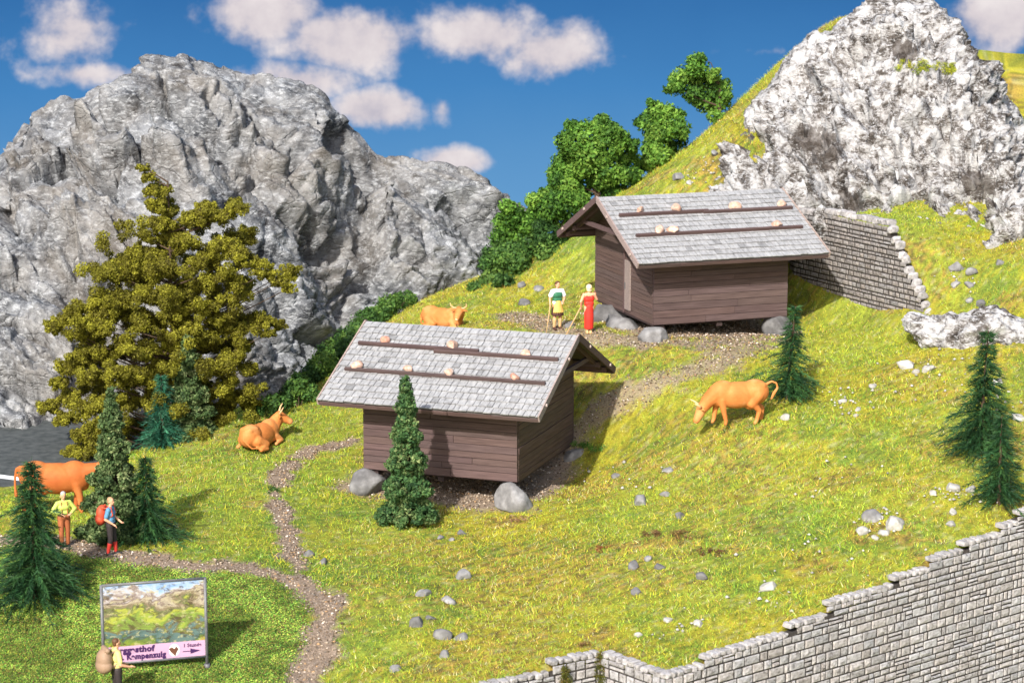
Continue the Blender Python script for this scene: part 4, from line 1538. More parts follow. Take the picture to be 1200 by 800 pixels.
# the big olive tree on the left: clumps along irregular branches
OT = drop(178, 548)
OT = (OT[0], 80., tz(OT[0], 80.))
pxm_o = 80.0 / F_PX
r_ = np.random.default_rng(77)
cl = []
for (px, py, rp, dep) in [
        (168, 197, 7, 0), (176, 208, 9, .1), (186, 224, 12, 0), (180, 240, 12, -.2), (196, 247, 13, .3), (186, 262, 14, -.4), (202, 272, 12, .3), (172, 278, 12, .3),
        (222, 258, 13, -.3), (240, 254, 14, -.5), (260, 252, 13, -.4), (278, 245, 11, -.5), (245, 240, 9, -.2), (215, 285, 14, -.7), (195, 292, 14, .6), (176, 300, 15, -.3),
        (160, 295, 11, .6), (152, 314, 13, -.5), (136, 322, 14, -.8), (122, 318, 12, -.6), (168, 322, 14, .8), (190, 318, 15, -.6), (230, 310, 14, -.9), (250, 300, 15, -.8),
        (268, 290, 15, -.7), (282, 300, 14, -1.), (298, 310, 13, -.8), (312, 320, 12, -.7), (326, 330, 11, -.6), (340, 337, 8, -.6), (262, 322, 15, -1.2), (244, 335, 15, -.6),
        (278, 335, 12, -.3), (210, 338, 16, .2), (186, 345, 16, -1.), (160, 345, 15, -1.3), (138, 352, 16, -1.1), (116, 360, 16, -1.1), (98, 362, 15, -.9), (80, 372, 14, -.6),
        (66, 384, 12, -.4), (104, 378, 15, -1.5), (124, 385, 14, -1.6), (90, 392, 13, -.9), (150, 370, 15, -.4), (176, 378, 16, .6), (202, 368, 16, -1.2), (222, 362, 15, -1.3),
        (240, 360, 14, -1.4), (256, 372, 15, -.9), (228, 388, 16, -1.5), (270, 352, 13, -1.), (250, 395, 15, -.7), (274, 385, 13, -.4), (292, 384, 13, -.3), (308, 378, 11, -.2), (316, 390, 9, -.3),
        (200, 400, 16, -1.), (172, 408, 16, -1.2), (148, 402, 15, -1.4), (120, 410, 16, -.6), (98, 416, 15, -.8), (82, 430, 15, -.4), (70, 450, 13, -.3), (104, 440, 16, -1.3),
        (132, 436, 16, -1.6), (160, 440, 17, -.8), (190, 432, 16, -.6), (222, 424, 16, -1.), (248, 430, 16, -1.3), (272, 420, 14, -.8), (290, 432, 11, -.5), (262, 452, 15, -.9),
        (240, 456, 15, .2), (276, 466, 13, -.4), (292, 470, 10, .1), (84, 468, 14, -.5), (58, 476, 12, -.1), (74, 490, 14, -.3), (100, 478, 16, -1.4), (124, 470, 16, -1.8), (150, 470, 16, -.4),
        (94, 510, 15, -1.1), (112, 500, 15, -1.6), (84, 528, 12, -.9), (100, 530, 14, -1.4), (120, 522, 14, -1.8), (262, 480, 14, -.2), (180, 465, 15, .4), (210, 460, 14, .8),
        (235, 480, 13, .4), (140, 500, 15, -.3), (165, 500, 14, .8), (200, 500, 12, 1.), (130, 540, 12, -1.3)]:
    c = at(px, py, OT[1] + dep)
    rw = rp * pxm_o * .92
    cl.append((c, rw))
    # the far side of the crown
    if r_.uniform() < .55:
        cl.append(((c[0] + r_.uniform(-.3, .3), OT[1] + abs(dep) * r_.uniform(.6, 1.2) + .3, c[2] + r_.uniform(-.2, .2)), rw * 1.05))
broadleaf('olive_tree', OT, cl, 'big olive green tree with uneven spreading branches before the grey cliff', 'tree', 41, PAL_OLIVE, None, leaf=.038, per=6600, fill=20, thick=.055, inner=330, foam=True)

# trees and shrubs on the ridge behind the rear hut
def group_at(lst, Y, dj, seed):
    r = np.random.default_rng(seed)
    o = []
    for (px, py, rp) in lst:
        yy = Y + r.uniform(-dj, dj)
        o.append((at(px, py, yy), rp * yy / F_PX * 1.12))
    return o


def ridge_tree(name, bpx, bpy, Y, lst, dj, lab, cat, seed, pal, grp, trunk=True, **k):
    b = at(bpx, bpy, Y)
    b = (b[0], Y, tz(b[0], Y))
    broadleaf(name, b, group_at(lst, Y, dj, seed), lab, cat, seed, pal, grp, trunk=trunk, **k)


GT = 'bushy trees along the ridge'
ridge_tree('leafy_tree', 700, 240, 97.2, [(708, 150, 14), (690, 158, 18), (672, 170, 18), (715, 168, 20), (733, 182, 14), (690, 185, 22), (664, 190, 17), (655, 205, 14), (712, 200, 20), (735, 205, 14), (685, 212, 20), (715, 222, 18),
                                          (665, 222, 16), (745, 212, 8), (740, 170, 9), (652, 222, 12), (640, 232, 12), (672, 150, 10), (707, 140, 6)], .8, 'largest bushy bright green tree, left of the rear hut ridge', 'tree', 51, PAL_TREE, GT)
ridge_tree('leafy_tree', 772, 200, 98.6, [(770, 135, 15), (757, 143, 12), (785, 142, 16), (798, 152, 11), (770, 155, 17), (790, 165, 15), (765, 172, 13), (778, 183, 12), (760, 188, 11), (750, 196, 9), (768, 200, 10), (762, 120, 5)], .6,
           'middle-sized bushy tree between the largest tree and the topmost one', 'tree', 52, PAL_TREE, GT)
ridge_tree('leafy_tree', 843, 150, 100.2, [(815, 78, 13), (800, 90, 12), (792, 102, 10), (820, 95, 14), (835, 88, 9), (812, 110, 13), (835, 105, 13), (850, 102, 8), (828, 122, 12), (845, 120, 11), (838, 136, 9), (852, 112, 7), (822, 68, 6)], .5,
           'topmost small tree leaning out from the ridge beside the white crag', 'tree', 53, PAL_TREE, GT, thick=.05)
GB = 'shrubs on the slope below the ridge'
for i, (lst, Y, lab, pal_) in enumerate([
        ([(640, 245, 18), (660, 240, 17), (678, 235, 13), (628, 258, 14), (655, 258, 17)], 96.0, 'shrub just below the largest tree, left of the rear hut roof end', PAL_TREE),
        ([(600, 252, 16), (590, 262, 13), (615, 262, 16), (602, 275, 16), (585, 280, 12)], 95.5, 'bright green shrub standing against the right end of the grey cliff', PAL_TREE),
        ([(640, 275, 17), (655, 285, 13), (622, 285, 18), (640, 295, 14)], 95.0, 'shrub behind the left eave of the rear hut', PAL_BUSH),
        ([(590, 298, 17), (575, 308, 15), (605, 305, 16), (590, 318, 14)], 94.6, 'dark shrub on the slope above the lying cow that faces us', PAL_BUSH),
        ([(575, 330, 15), (560, 340, 12), (590, 332, 13), (570, 347, 10)], 94.0, 'lowest dark shrub beside the lying cow that faces us', PAL_BUSH)]):
    bx_, by_ = np.mean([q[0] for q in lst]), max(q[1] for q in lst) + 8
    ridge_tree('shrub', bx_, by_, Y, lst, .6, lab, 'shrub', 60 + i, pal_, GB, trunk=False, thick=.04, leaf=.075, per=2900)
GH = 'dark shrubs along the meadow edge'
for i, (lst, lab) in enumerate([
        ([(470, 352, 12), (455, 358, 14), (482, 350, 8), (445, 368, 14)], 'dark shrub at the top end of the meadow edge row, behind the front hut roof'),
        ([(430, 375, 15), (418, 388, 16), (440, 385, 14), (425, 398, 14)], 'dark shrub second from the top of the meadow edge row'),
        ([(405, 400, 16), (392, 412, 16), (412, 415, 16), (400, 425, 14)], 'dark shrub in the middle of the meadow edge row'),
        ([(378, 425, 16), (366, 440, 15), (388, 438, 15), (378, 452, 14)], 'dark shrub behind the left eave of the front hut'),
        ([(350, 448, 14), (340, 460, 13), (362, 460, 12), (348, 470, 10)], 'lowest dark shrub, right behind the lying cow on the left'),
        ([(318, 470, 10), (303, 478, 9), (332, 472, 9)], 'small dark shrub between the olive tree and the lying cow')]):
    bx_, by_ = np.mean([q[0] for q in lst]), max(q[1] for q in lst) + 6
    Y = (95, 92.0, 89, 85.6, 82., 80.5)[i]
    ridge_tree('shrub', bx_, by_, Y, lst, .5, lab, 'shrub', 80 + i, PAL_BUSH, GH, trunk=False, thick=.04, leaf=.06, per=4200)


# moss strips on the foreground wall
def moss(u_px, y0, z0, z1, w_, seed, pos):
    r = np.random.default_rng(seed)
    n = 70
    C = np.stack([pos[0] + r.uniform(-w_, w_, n), pos[1] + r.uniform(-.03, .03, n), r.uniform(z0, z1, n)], 1)
    leaves('moss', C, r.uniform(.06, .12, n), 3500, .022, [(.04, .05, .008), (.10, .11, .014), (.16, .10, .03)], FRONT_WALL, seed=seed, flat=1, shell=.2)


moss(0, 0, -2.4, zW1 + .05, .13, 5, (W1[0] + .0, W1[1] - .12))
moss(0, 0, -2.4, zW1 - .05, .12, 6, (W1[0] - .95, W1[1] - .70))

# ------------------------------------------------------------------ loose stones
GS = 'loose stones on the meadow'
k_ = 0


def loose(px, py, wpx, lab, mat='boulder', tn=1., asp=.75, grp=GS):
    global k_
    k_ += 1
    p = drop(px, py + wpx * .25)
    s = wpx * p[1] / F_PX / 2 * 1.15
    o = stone('stone', (p[0], p[1], p[2] + s * .10), (s * 1.05, s * .85, s * asp), 300 + k_, M[mat], lab, 'stone', grp, k_ * 1.7, 2 if wpx < 12 else 3, 11, (tn, tn, tn))
    o.rotation_euler = (random.uniform(-.3, .3), random.uniform(-.3, .3), k_ * 1.7)


for a in [(489, 726, 24, 'largest dark grey stone of the cluster in the foreground meadow', 'boulder', .75), (505, 722, 12, 'small grey stone touching the largest stone of the foreground cluster', 'boulder', .8),
          (519, 740, 25, 'flat grey stone just right of the largest stone of the foreground cluster', 'boulder', .85), (541, 744, 18, 'small flat stone at the right end of the foreground cluster', 'boulder', .85),
          (520, 764, 16, 'pale stone lowest in the foreground cluster', 'boulder', 1.2), (496, 692, 20, 'pale squarish stone above the largest stone of the foreground cluster', 'boulder', 1.2),
          (526, 700, 18, 'pale stone above the flat stone of the foreground cluster', 'boulder', 1.15), (543, 671, 21, 'lone pale angular stone at the top of the foreground cluster', 'boulder', 1.25),
          (463, 781, 16, 'small pale stone near the bottom edge, right of the path', 'boulder', 1.2), (516, 628, 11, 'left of three little stones below the slim conifer', 'boulder', 1.2),
          (529, 631, 8, 'tiny middle stone of three below the slim conifer', 'boulder', 1.1), (541, 622, 12, 'bluish upright stone, right of three below the slim conifer', 'boulder', .8),
          (508, 606, 11, 'whitish stone at the foot of the slim conifer', 'white_stone', .9), (743, 660, 17, 'dark stone, left of three in the brown weeds', 'boulder', .65),
          (760, 653, 12, 'pale stone, middle of three in the brown weeds', 'boulder', 1.15), (773, 661, 15, 'dark stone, right of three in the brown weeds', 'boulder', .7),
          (745, 690, 16, 'lone grey stone below the three in the brown weeds', 'boulder', .95), (822, 673, 17, 'lone dark stone right of the brown weeds', 'boulder', .6),
          (750, 584, 22, 'pale broad stone on the slope right of the front hut', 'boulder', 1.25), (779, 577, 12, 'small pale stone beside the broad one right of the front hut', 'boulder', 1.2),
          (797, 602, 15, 'bluish grey stone on open grass right of the front hut', 'boulder', .75), (783, 548, 13, 'grey upright stone above the broad pale stone', 'boulder', .9),
          (722, 555, 12, 'small grey stone near the back right boulder of the front hut', 'boulder', 1.), (362, 647, 15, 'upper bluish stone beside the path fork', 'boulder', .95), (379, 656, 13, 'lower bluish stone beside the path fork', 'boulder', .95),
          (901, 684, 20, 'white stone on the grass above the foreground wall', 'white_stone', 1.), (783, 724, 12, 'small white stone above the lower wall corner', 'white_stone', 1.1), (748, 742, 10, 'white pebble just above the lower wall corner', 'white_stone', 1.15),
          (818, 728, 14, 'whitish stone close behind the foreground wall, near its lower end', 'white_stone', .9), (1022, 601, 24, 'grey stone in the white cluster above the stepped wall', 'boulder', 1.05),
          (1048, 611, 30, 'broadest white stone of the cluster above the stepped wall', 'white_stone', 1.1), (1010, 620, 17, 'dull white stone, lower left in the cluster above the stepped wall', 'white_stone', .9),
          (1036, 621, 15, 'small white stone under the broadest one above the stepped wall', 'white_stone', 1.1), (1025, 628, 11, 'lowest white pebble of the cluster above the stepped wall', 'white_stone', 1.1),
          (1117, 568, 20, 'tall white stone left of the shorter front fir', 'white_stone', .95), (1138, 571, 15, 'flat white stone beside the shorter front fir', 'white_stone', .95), (1094, 576, 11, 'small white stone left of the tall white stone', 'white_stone', 1.),
          (1116, 598, 13, 'white stone below the tall white stone', 'white_stone', 1.), (1115, 612, 12, 'dull stone just above the top step of the wall', 'white_stone', .85),
          (1060, 425, 22, 'white block under the small rock outcrop, left end', 'white_stone', 1.1), (1088, 430, 15, 'white stone next right of the block under the outcrop', 'white_stone', 1.), (1073, 434, 11, 'small white stone below the block under the outcrop', 'white_stone', .95),
          (1170, 445, 17, 'white stone right of the taller right fir top', 'white_stone', 1.05), (1192, 487, 15, 'white stone at the right edge beside the taller fir', 'white_stone', 1.),
          (1022, 450, 13, 'pair of pale stones on open grass, right one', 'white_stone', 1.), (987, 468, 11, 'small white stone on open grass right of the dark fir', 'white_stone', 1.05), (1005, 478, 9, 'white pebble nearest the small white stone on open grass', 'white_stone', .95),
          (920, 487, 14, 'pale stone behind the hind legs of the grazing cow', 'white_stone', .9), (1003, 486, 8, 'tiny white pebble on open grass', 'white_stone', 1.),
          (1122, 310, 19, 'largest grey stone on the upper slope right of the small stone wall', 'boulder', 1.1), (1138, 316, 16, 'grey stone touching the largest one on the upper slope', 'boulder', 1.), (1119, 331, 13, 'small stone below the largest one on the upper slope', 'boulder', 1.2),
          (1136, 331, 12, 'right small stone of the cluster on the upper slope', 'boulder', 1.15), (1150, 354, 14, 'dark stone above the outcrop on the upper slope', 'boulder', .8), (1137, 350, 11, 'pale stone just left of the dark one above the outcrop', 'boulder', 1.1),
          (1172, 306, 12, 'lone pale stone on the upper slope near the right edge', 'boulder', 1.1),
          (613, 353, 16, 'dark stone left of the woman in the yellow apron', 'boulder', .7), (612, 332, 12, 'grey stone higher on the bank left of the two women', 'boulder', .9), (632, 336, 12, 'flat stone in the grass above the woman in the yellow apron', 'boulder', 1.),
          (808, 213, 9, 'white stone on the slope above the rear hut roof', 'white_stone', 1.05), (795, 205, 16, 'flat grey stone on the slope above the rear hut roof', 'boulder', 1.),
          (838, 178, 12, 'rough stone at the left foot of the white crag', 'boulder', .9), (1172, 75, 9, 'white stone on the grass behind the crag', 'white_stone', 1.), (668, 378, 16, 'grey stone on the path between the two women', 'boulder', .9)]:
    loose(*a)
for (px, py, rp, pal_, lab) in [
        (708, 640, 9, [(.10, .03, .012), (.22, .07, .025), (.30, .13, .05)], 'rust brown weed tuft standing up in the grass above the three stones'),
        (797, 624, 13, [(.08, .045, .02), (.17, .09, .035), (.28, .20, .06)], 'low brown weed patch uphill of the lone dark stone'),
        (832, 645, 12, [(.07, .035, .018), (.15, .075, .03), (.24, .15, .05)], 'dark brown weed clump just above the lone dark stone'),
        (765, 622, 11, [(.09, .05, .02), (.18, .10, .04), (.30, .24, .06)], 'brown weed tuft left of the low brown weed patch'),
        (610, 604, 12, [(.16, .09, .05), (.30, .18, .10), (.38, .28, .10)], 'dry peach brown tuft below the front right boulder'),
        (682, 752, 9, [(.12, .06, .025), (.2, .12, .04), (.26, .22, .05)], 'brown weed tuft above the mossy wall corner'),
        (322, 572, 10, [(.02, .05, .012), (.045, .10, .02), (.09, .17, .04)], 'dark green tuft on the edge of the narrow path'),
        (690, 520, 17, [(.04, .11, .015), (.09, .22, .03), (.17, .33, .05)], 'leafy green plant cushion beside the right wall of the front hut'),
        (25, 665, 12, [(.02, .05, .012), (.05, .12, .02), (.10, .19, .04)], 'dark green tuft under the big left fir')]:
    q = drop(px, py + rp * .4)
    s_ = rp * q[1] / F_PX
    root = tag(empty('weed_tuft', q), lab, 'weed', 'weed tufts in the grass')
    r = np.random.default_rng(px)
    C = np.stack([r.uniform(-s_, s_, 9), r.uniform(-s_, s_, 9), r.uniform(0, s_ * .35, 9)], 1)
    leaves('foliage', C, r.uniform(.35, .6, 9) * s_, 2600, .035, pal_, root, seed=px, flat=.6, shell=.2, aspect=.35)
# scattered white chips on the right slope, too many to tell apart by eye
rr = np.random.default_rng(5)
P = []
for (px, py, sp, cnt) in [(1035, 612, 34, 26), (1120, 585, 40, 26), (985, 470, 40, 22), (1100, 435, 60, 30), (960, 650, 90, 16), (900, 700, 60, 12), (800, 735, 40, 12), (1000, 560, 90, 12), (1170, 470, 30, 16), (1130, 330, 45, 16), (720, 560, 70, 14), (930, 110, 30, 16), (820, 200, 40, 24)]:
    for _ in range(cnt):
        q = drop(px + rr.normal() * sp * .5, py + rr.normal() * sp * .22)
        P.append(q)
P = np.array(P)
pk = (sdpoly(P[:, 0], P[:, 1], WALL) > .3) & (P[:, 1] < 110)
P = P[pk]
P[:, 2] += .06
o = octa(P, rr.uniform(.03, .085, len(P)), np.array([.44, .42, .37])[None] * rr.uniform(.6, 1.15, (len(P), 1)), 'gravel')
tag(o, kind='stuff')

# small rock outcrop at the end of the stone wall
V_, F_ = ICO[4]
bmx = bmesh.new()
bmesh.ops.create_icosphere(bmx, subdivisions=6, radius=1)
V_ = np.array([v.co[:] for v in bmx.verts])
F_ = np.array([[v.index for v in f.verts] for f in bmx.faces])
bmx.free()
oc = drop(1140, 398)
v = V_ * np.array([2.6, .95, .75])
v[:, 2] += .22 * np.sin(v[:, 0] * 2.1 + 1) - .06 * v[:, 0]
q = v * 1.15
d = .30 * ridged(q / .75, 3, 91, .6) + .14 * ridged(q / .3, 2, 92) + .25 * fbm(q / 1.2, 2, 93)
v = v + V_ * (d - .1)[:, None]
a_ = R(-24)
v = np.stack([v[:, 0] * math.cos(a_) - v[:, 1] * math.sin(a_), v[:, 0] * math.sin(a_) + v[:, 1] * math.cos(a_), v[:, 2]], 1)
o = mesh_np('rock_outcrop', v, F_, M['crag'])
o.location = (oc[0] + .35, oc[1] + .3, oc[2] + .02)
tag(o, 'low jagged white rock outcrop at the lower end of the small-stone wall', 'rock')

# grass ledges on the white crag
dgx = bpy.context.evaluated_depsgraph_get()
for (px, py, w_, lab) in [(1068, 78, 20, 'larger grass ledge high on the white crag, left one'), (1106, 80, 14, 'smaller grass ledge high on the white crag, right one')]:
    pts = []
    r = np.random.default_rng(px)
    for _ in range(26):
        qx, qy = px + r.uniform(-w_, w_), py + r.uniform(-6, 6)
        d_ = Vector(((qx - CX) / F_PX, CT - (qy - CY) / F_PX * ST, -ST - (qy - CY) / F_PX * CT)).normalized()
        hit, loc_, *_r = scene.ray_cast(dgx, Vector((0, 0, HC)), d_)
        if hit: pts.append(loc_[:])
    pts = np.array(pts)
    if len(pts) > 3:
        c0 = pts.mean(0)
        root = tag(empty('grass_tuft', tuple(c0)), lab, 'grass tuft', 'grass ledges on the crag')
        leaves('foliage', pts - c0, r.uniform(.10, .2, len(pts)), 2600, .045, [(.12, .18, .02), (.28, .32, .03), (.45, .42, .04)], root, seed=px, flat=.8, shell=.2, aspect=.3)


# ------------------------------------------------------------------ bodies: tapered capsules fused into one continuous skin
def capsule(b, p, r0, q, r1, n=12):
    p, q = Vector(p), Vector(q)
    ax = q - p
    L = ax.length
    if L < 1e-5:
        ax, L = Vector((0, 0, 1)), 1e-5
    d = ax / L
    e = d.cross(Vector((.31, .9, .23)))
    if e.length < .1: e = d.cross(Vector((1, 0, 0)))
    e.normalize()
    f = d.cross(e)
    rings = []
    for i in range(1, 5): rings.append((-r0 * math.cos(i * math.pi / 8), r0 * math.sin(i * math.pi / 8)))
    for i in range(0, 4): rings.append((L + r1 * math.sin(i * math.pi / 8), r1 * math.cos(i * math.pi / 8)))
    base = len(b[0])
    b[0].append(tuple(p - d * r0))
    for (t, r) in rings:
        for k in range(n):
            a = 2 * math.pi * k / n
            b[0].append(tuple(p + d * t + (e * math.cos(a) + f * math.sin(a)) * r))
    b[0].append(tuple(p + d * (L + r1)))
    last = len(b[0]) - 1
    for k in range(n):
        k2 = (k + 1) % n
        b[1].append((base, base + 1 + k2, base + 1 + k))
        for i in range(len(rings) - 1):
            o_ = base + 1 + i * n
            b[1].append((o_ + k, o_ + k2, o_ + n + k2, o_ + n + k))
        o_ = base + 1 + (len(rings) - 1) * n
        b[1].append((o_ + k, o_ + k2, last))


def ellipsoid(b, c, r, rot=None):
    V_, F_ = ICO[3]
    mtx = np.array((rot or Matrix.Identity(3)))
    v = (V_ * np.array(r)) @ mtx.T + np.array(c)
    base = len(b[0])
    b[0].extend(tuple(x) for x in v)
    b[1].extend(tuple(int(i) + base for i in f) for f in F_)


def fuse(name, prims, voxel, mat, parent, smooth=4, fac=.5):
    b = ([], [])
    for pr in prims:
        if pr[0] == 'c': capsule(b, *pr[1:])
        else: ellipsoid(b, *pr[1:])
    me = bpy.data.meshes.new(name + '_raw')
    me.from_pydata(b[0], [], b[1])
    me.update()
    o = bpy.data.objects.new(name + '_raw', me)
    COL.objects.link(o)
    md = o.modifiers.new('r', 'REMESH')
    md.mode = 'VOXEL'
    md.voxel_size = voxel
    if smooth:
        sm = o.modifiers.new('s', 'SMOOTH')
        sm.iterations = smooth
        sm.factor = fac
    dg = bpy.context.evaluated_depsgraph_get()
    me2 = bpy.data.meshes.new_from_object(o.evaluated_get(dg))
    me2.name = name
    bpy.data.objects.remove(o)
    bpy.data.meshes.remove(me)
    return link(name, me2, mat, parent, True)


def paint(name, c, rough=.55, var=.12, sc=3., spec=.35):
    c = np.array(c)
    return mat_noise(name, [(.3, tuple(c * (1 - var))), (.7, tuple(np.minimum(c * (1 + var), .95)))], sc, 4, rough=rough, bump=.06, spec=spec)


M['cow'] = mat_noise('cow_hide', [(.25, (.42, .125, .028)), (.5, (.53, .19, .05)), (.72, (.62, .29, .11))], 1.4, 4, rough=.68, bump=.1, spec=.22)
M['cow_red'] = mat_noise('cow_hide_red', [(.25, (.32, .075, .017)), (.5, (.42, .12, .028)), (.72, (.50, .18, .055))], 1.4, 4, rough=.68, bump=.1, spec=.22)
M['horn'] = paint('horn', (.62, .40, .20))
M['cream'] = paint('cream', (.78, .55, .34))
M['dark'] = paint('dark_paint', (.02, .016, .014))
M['skin'] = paint('skin', (.66, .34, .20), .5, .06)
for nm, c in dict(white_cloth=(.80, .80, .80), green_cloth=(.03, .14, .07), yellow_cloth=(.62, .40, .10), brown_cloth=(.075, .03, .022), red_cloth=(.62, .03, .018), straw=(.72, .56, .33), blue_cloth=(.10, .26, .40),
                  dark_cloth=(.032, .024, .024), red_sock=(.42, .03, .02), red_pack=(.58, .075, .03), lime_cloth=(.50, .60, .12), leather=(.33, .10, .035), grey_felt=(.40, .38, .36), sand_hair=(.42, .25, .13),
                  brown_hair=(.10, .045, .02), pack_brown=(.27, .175, .11), pale_yellow=(.66, .58, .20), tan_wood=(.50, .32, .15), leaf_green=(.03, .09, .02), black_shoe=(.02, .018, .017), hose=(.55, .35, .16)).items():
    M[nm] = paint(nm, c, .6)


# ------------------------------------------------------------------ cows
def cow(loc, heading, label, pose, mat, scale=1.):
    root = tag(empty('cow', loc, heading, scale), label, 'cow', 'cows on the meadow')
    pr, horn = [], []
    zb = 1.0 if pose in ('stand', 'graze') else .46
    E = lambda x, y, z, a, b_, c: pr.append(('e', (x, y, z), (a, b_, c)))
    Cp = lambda p, r0, q, r1: pr.append(('c', p, r0, q, r1))
    E(.50, 0, zb + .01, .46, .33, .45)
    E(.05, 0, zb - .04, .74, .38, .44)
    E(-.55, 0, zb + .05, .48, .36, .42)
    E(-.2, 0, zb + .25, .75, .19, .15)
    E(.55, 0, zb + .27, .3, .16, .17)
    Cp((-.78, .15, zb + .28), .12, (-.5, .2, zb + .3), .1)
    Cp((-.78, -.15, zb + .28), .12, (-.5, -.2, zb + .3), .1)
    Cp((.75, 0, zb - .25), .14, (.5, 0, zb - .32), .13)
    if pose == 'graze':
        Cp((.70, 0, zb + .04), .31, (.98, 0, zb - .20), .24)
        Cp((.98, 0, zb - .20), .24, (1.16, .0, zb - .44), .18)
        hd, mz = Vector((1.18, 0, zb - .46)), Vector((1.36, .02, .17))
    elif pose == 'stand':
        Cp((.78, 0, zb + .1), .28, (1.16, 0, zb + .2), .2)
        hd, mz = Vector((1.28, 0, zb + .26)), Vector((1.62, -.03, zb + .02))
    elif pose == 'lie_away':
        Cp((.70, 0, zb + .1), .30, (.98, -.04, zb + .36), .22)
        hd, mz = Vector((1.04, -.10, zb + .46)), Vector((1.26, -.38, zb + .26))
    else:
        Cp((.70, 0, zb + .1), .30, (.95, -.2, zb + .32), .22)
        hd, mz = Vector((.98, -.32, zb + .40)), Vector((1.06, -.66, zb + .16))
    ax = (mz - hd).normalized()
    lat = ax.cross(Vector((0, 0, 1)))
    if pose == 'graze': lat = Vector((0, -1, 0))
    lat.normalize()
    upv = lat.cross(ax).normalized()
    pr.append(('c', tuple(hd), .19, tuple(hd.lerp(mz, .6)), .145))
    pr.append(('c', tuple(hd.lerp(mz, .5)), .135, tuple(mz), .118))
    pr.append(('c', tuple(hd.lerp(mz, .1) - upv * .08), .10, tuple(hd.lerp(mz, .55) - upv * .05), .08))
    poll = hd - ax * .06 + upv * .1
    pr.append(('c', tuple(poll - lat * .07), .07, tuple(poll + lat * .07), .07))
    for s in (-1, 1):
        e0 = hd - ax * .02 + lat * s * .13 + upv * .02
        pr.append(('c', tuple(e0), .035, tuple(e0 + lat * s * .14 + upv * .01), .055))
        pr.append(('c', tuple(e0 + lat * s * .14 + upv * .01), .055, tuple(e0 + lat * s * .25 - upv * .03), .02))
        h0 = poll + lat * s * .09
        horn.append([h0, h0 + lat * s * .15 + upv * .03, h0 + lat * s * .26 + upv * .14 - ax * .02, h0 + lat * s * .26 + upv * .30 - ax * .02])
    hoofs = []

    def leg(top, rt, knee, rk, fet, rf, hoof):
        rk, rf = rk * 1.15, rf * 1.25
        Cp(top, rt, knee, rk)
        Cp(knee, rk, fet, rf)
        Cp(fet, rf, hoof, .062)
        hoofs.append(hoof)
    if pose in ('stand', 'graze'):
        w = .19
        off = [(.10, -.06), (-.10, .12)] if pose == 'graze' else [(.05, -.08), (-.06, .08)]
        for s, (df, dh) in zip((-1, 1), off):
            leg((.56, s * w, .86), .145, (.60 + df, s * w, .47), .082, (.58 + df * 1.6, s * w, .14), .055, (.61 + df * 1.7, s * w, .055))
            Cp((-.62, s * w * .95, .98), .22, (-.48 + dh * .5, s * w * 1.12, .70), .16)
            leg((-.50 + dh * .5, s * w * 1.1, .72), .15, (-.80 + dh, s * w, .47), .075, (-.76 + dh * 1.4, s * w, .13), .055, (-.72 + dh * 1.5, s * w, .055))
        ud = [('e', (-.42, 0, .60), (.2, .16, .14))]
    else:
        ud = []
        for s in (-1, 1):
            Cp((.55, s * .22, .34), .15, (.78, s * .34, .16), .09)
            Cp((.78, s * .34, .16), .085, (.42, s * .38, .08), .06)
            Cp((-.55, s * .26, .36), .24, (-.25, s * .42, .22), .15)
            Cp((-.25, s * .42, .20), .12, (-.62, s * .50, .09), .075)
            Cp((-.62, s * .50, .09), .07, (-.30, s * .54, .07), .055)
    pr += ud
    tail0 = Vector((-.95, 0, zb + .3))
    if pose == 'graze':
        tp = [tail0, tail0 + Vector((-.16, 0, .08)), tail0 + Vector((-.32, .02, .02)), tail0 + Vector((-.36, .02, -.14)), tail0 + Vector((-.24, .02, -.32)), tail0 + Vector((-.16, .02, -.5))]
    elif pose == 'stand':
        tp = [tail0, tail0 + Vector((-.12, 0, -.05)), tail0 + Vector((-.17, 0, -.3)), tail0 + Vector((-.17, 0, -.6)), tail0 + Vector((-.15, 0, -.8))]
    else:
        tp = [tail0 + Vector((0, 0, -.05)), tail0 + Vector((-.1, -.05, -.3)), tail0 + Vector((.05, -.3, -.58)), tail0 + Vector((.4, -.5, -.62))]
    for i in range(len(tp) - 1):
        r0 = (.05, .04, .035, .04, .06)[min(i, 4)]
        r1 = (.04, .035, .04, .06, .035)[min(i, 4)]
        pr.append(('c', tuple(tp[i]), r0, tuple(tp[i + 1]), r1))
    body = fuse('body', pr, .026, mat, root, 5)
    for h in horn:
        b = MB()
        b.tube(h, [.045, .04, .03, .01], 8)
        b.build('horn', M['horn'], root, True)
    for s in (-1, 1):
        b = ([], [])
        ep = hd.lerp(mz, .27) + lat * s * .118 + upv * .055
        fuse('eye', [('e', tuple(ep), (.024, .024, .024))], .008, M['dark'], root, 1)
    fuse('muzzle', [('e', tuple(mz + ax * .045 - upv * .01), (.085, .085, .072))], .016, M['cream'], root, 2)
    if pose == 'lie_face':
        bz = hd.lerp(mz, .45) + upv * .085
        fuse('blaze', [('c', tuple(hd.lerp(mz, .1) + upv * .11), .045, tuple(hd.lerp(mz, .75) + upv * .07), .045)], .016, M['cream'], root, 2)
    return root


def ground_pt(px, py):
    p = drop(px, py)
    return p


p = drop(72, 600)
cow((p[0] - .12, p[1], p[2]), R(4), 'reddish brown cow standing at the left behind the dark fir', 'stand', M['cow_red'], 1.1)
p = drop(864, 499)
p = (p[0], p[1], p[2] + .07)
cow(p, R(180 + 8), 'light orange cow grazing with lowered head right of the front hut', 'graze', M['cow'], .98)
p = drop(305, 524)
cow(p, R(60), 'orange cow lying with its back to us beside the path bend', 'lie_away', M['cow'], .95)
p = drop(519, 384)
cow(p, R(-28), 'orange cow with a white blaze lying beyond the front hut roof, facing us', 'lie_face', M['cow'], .88)


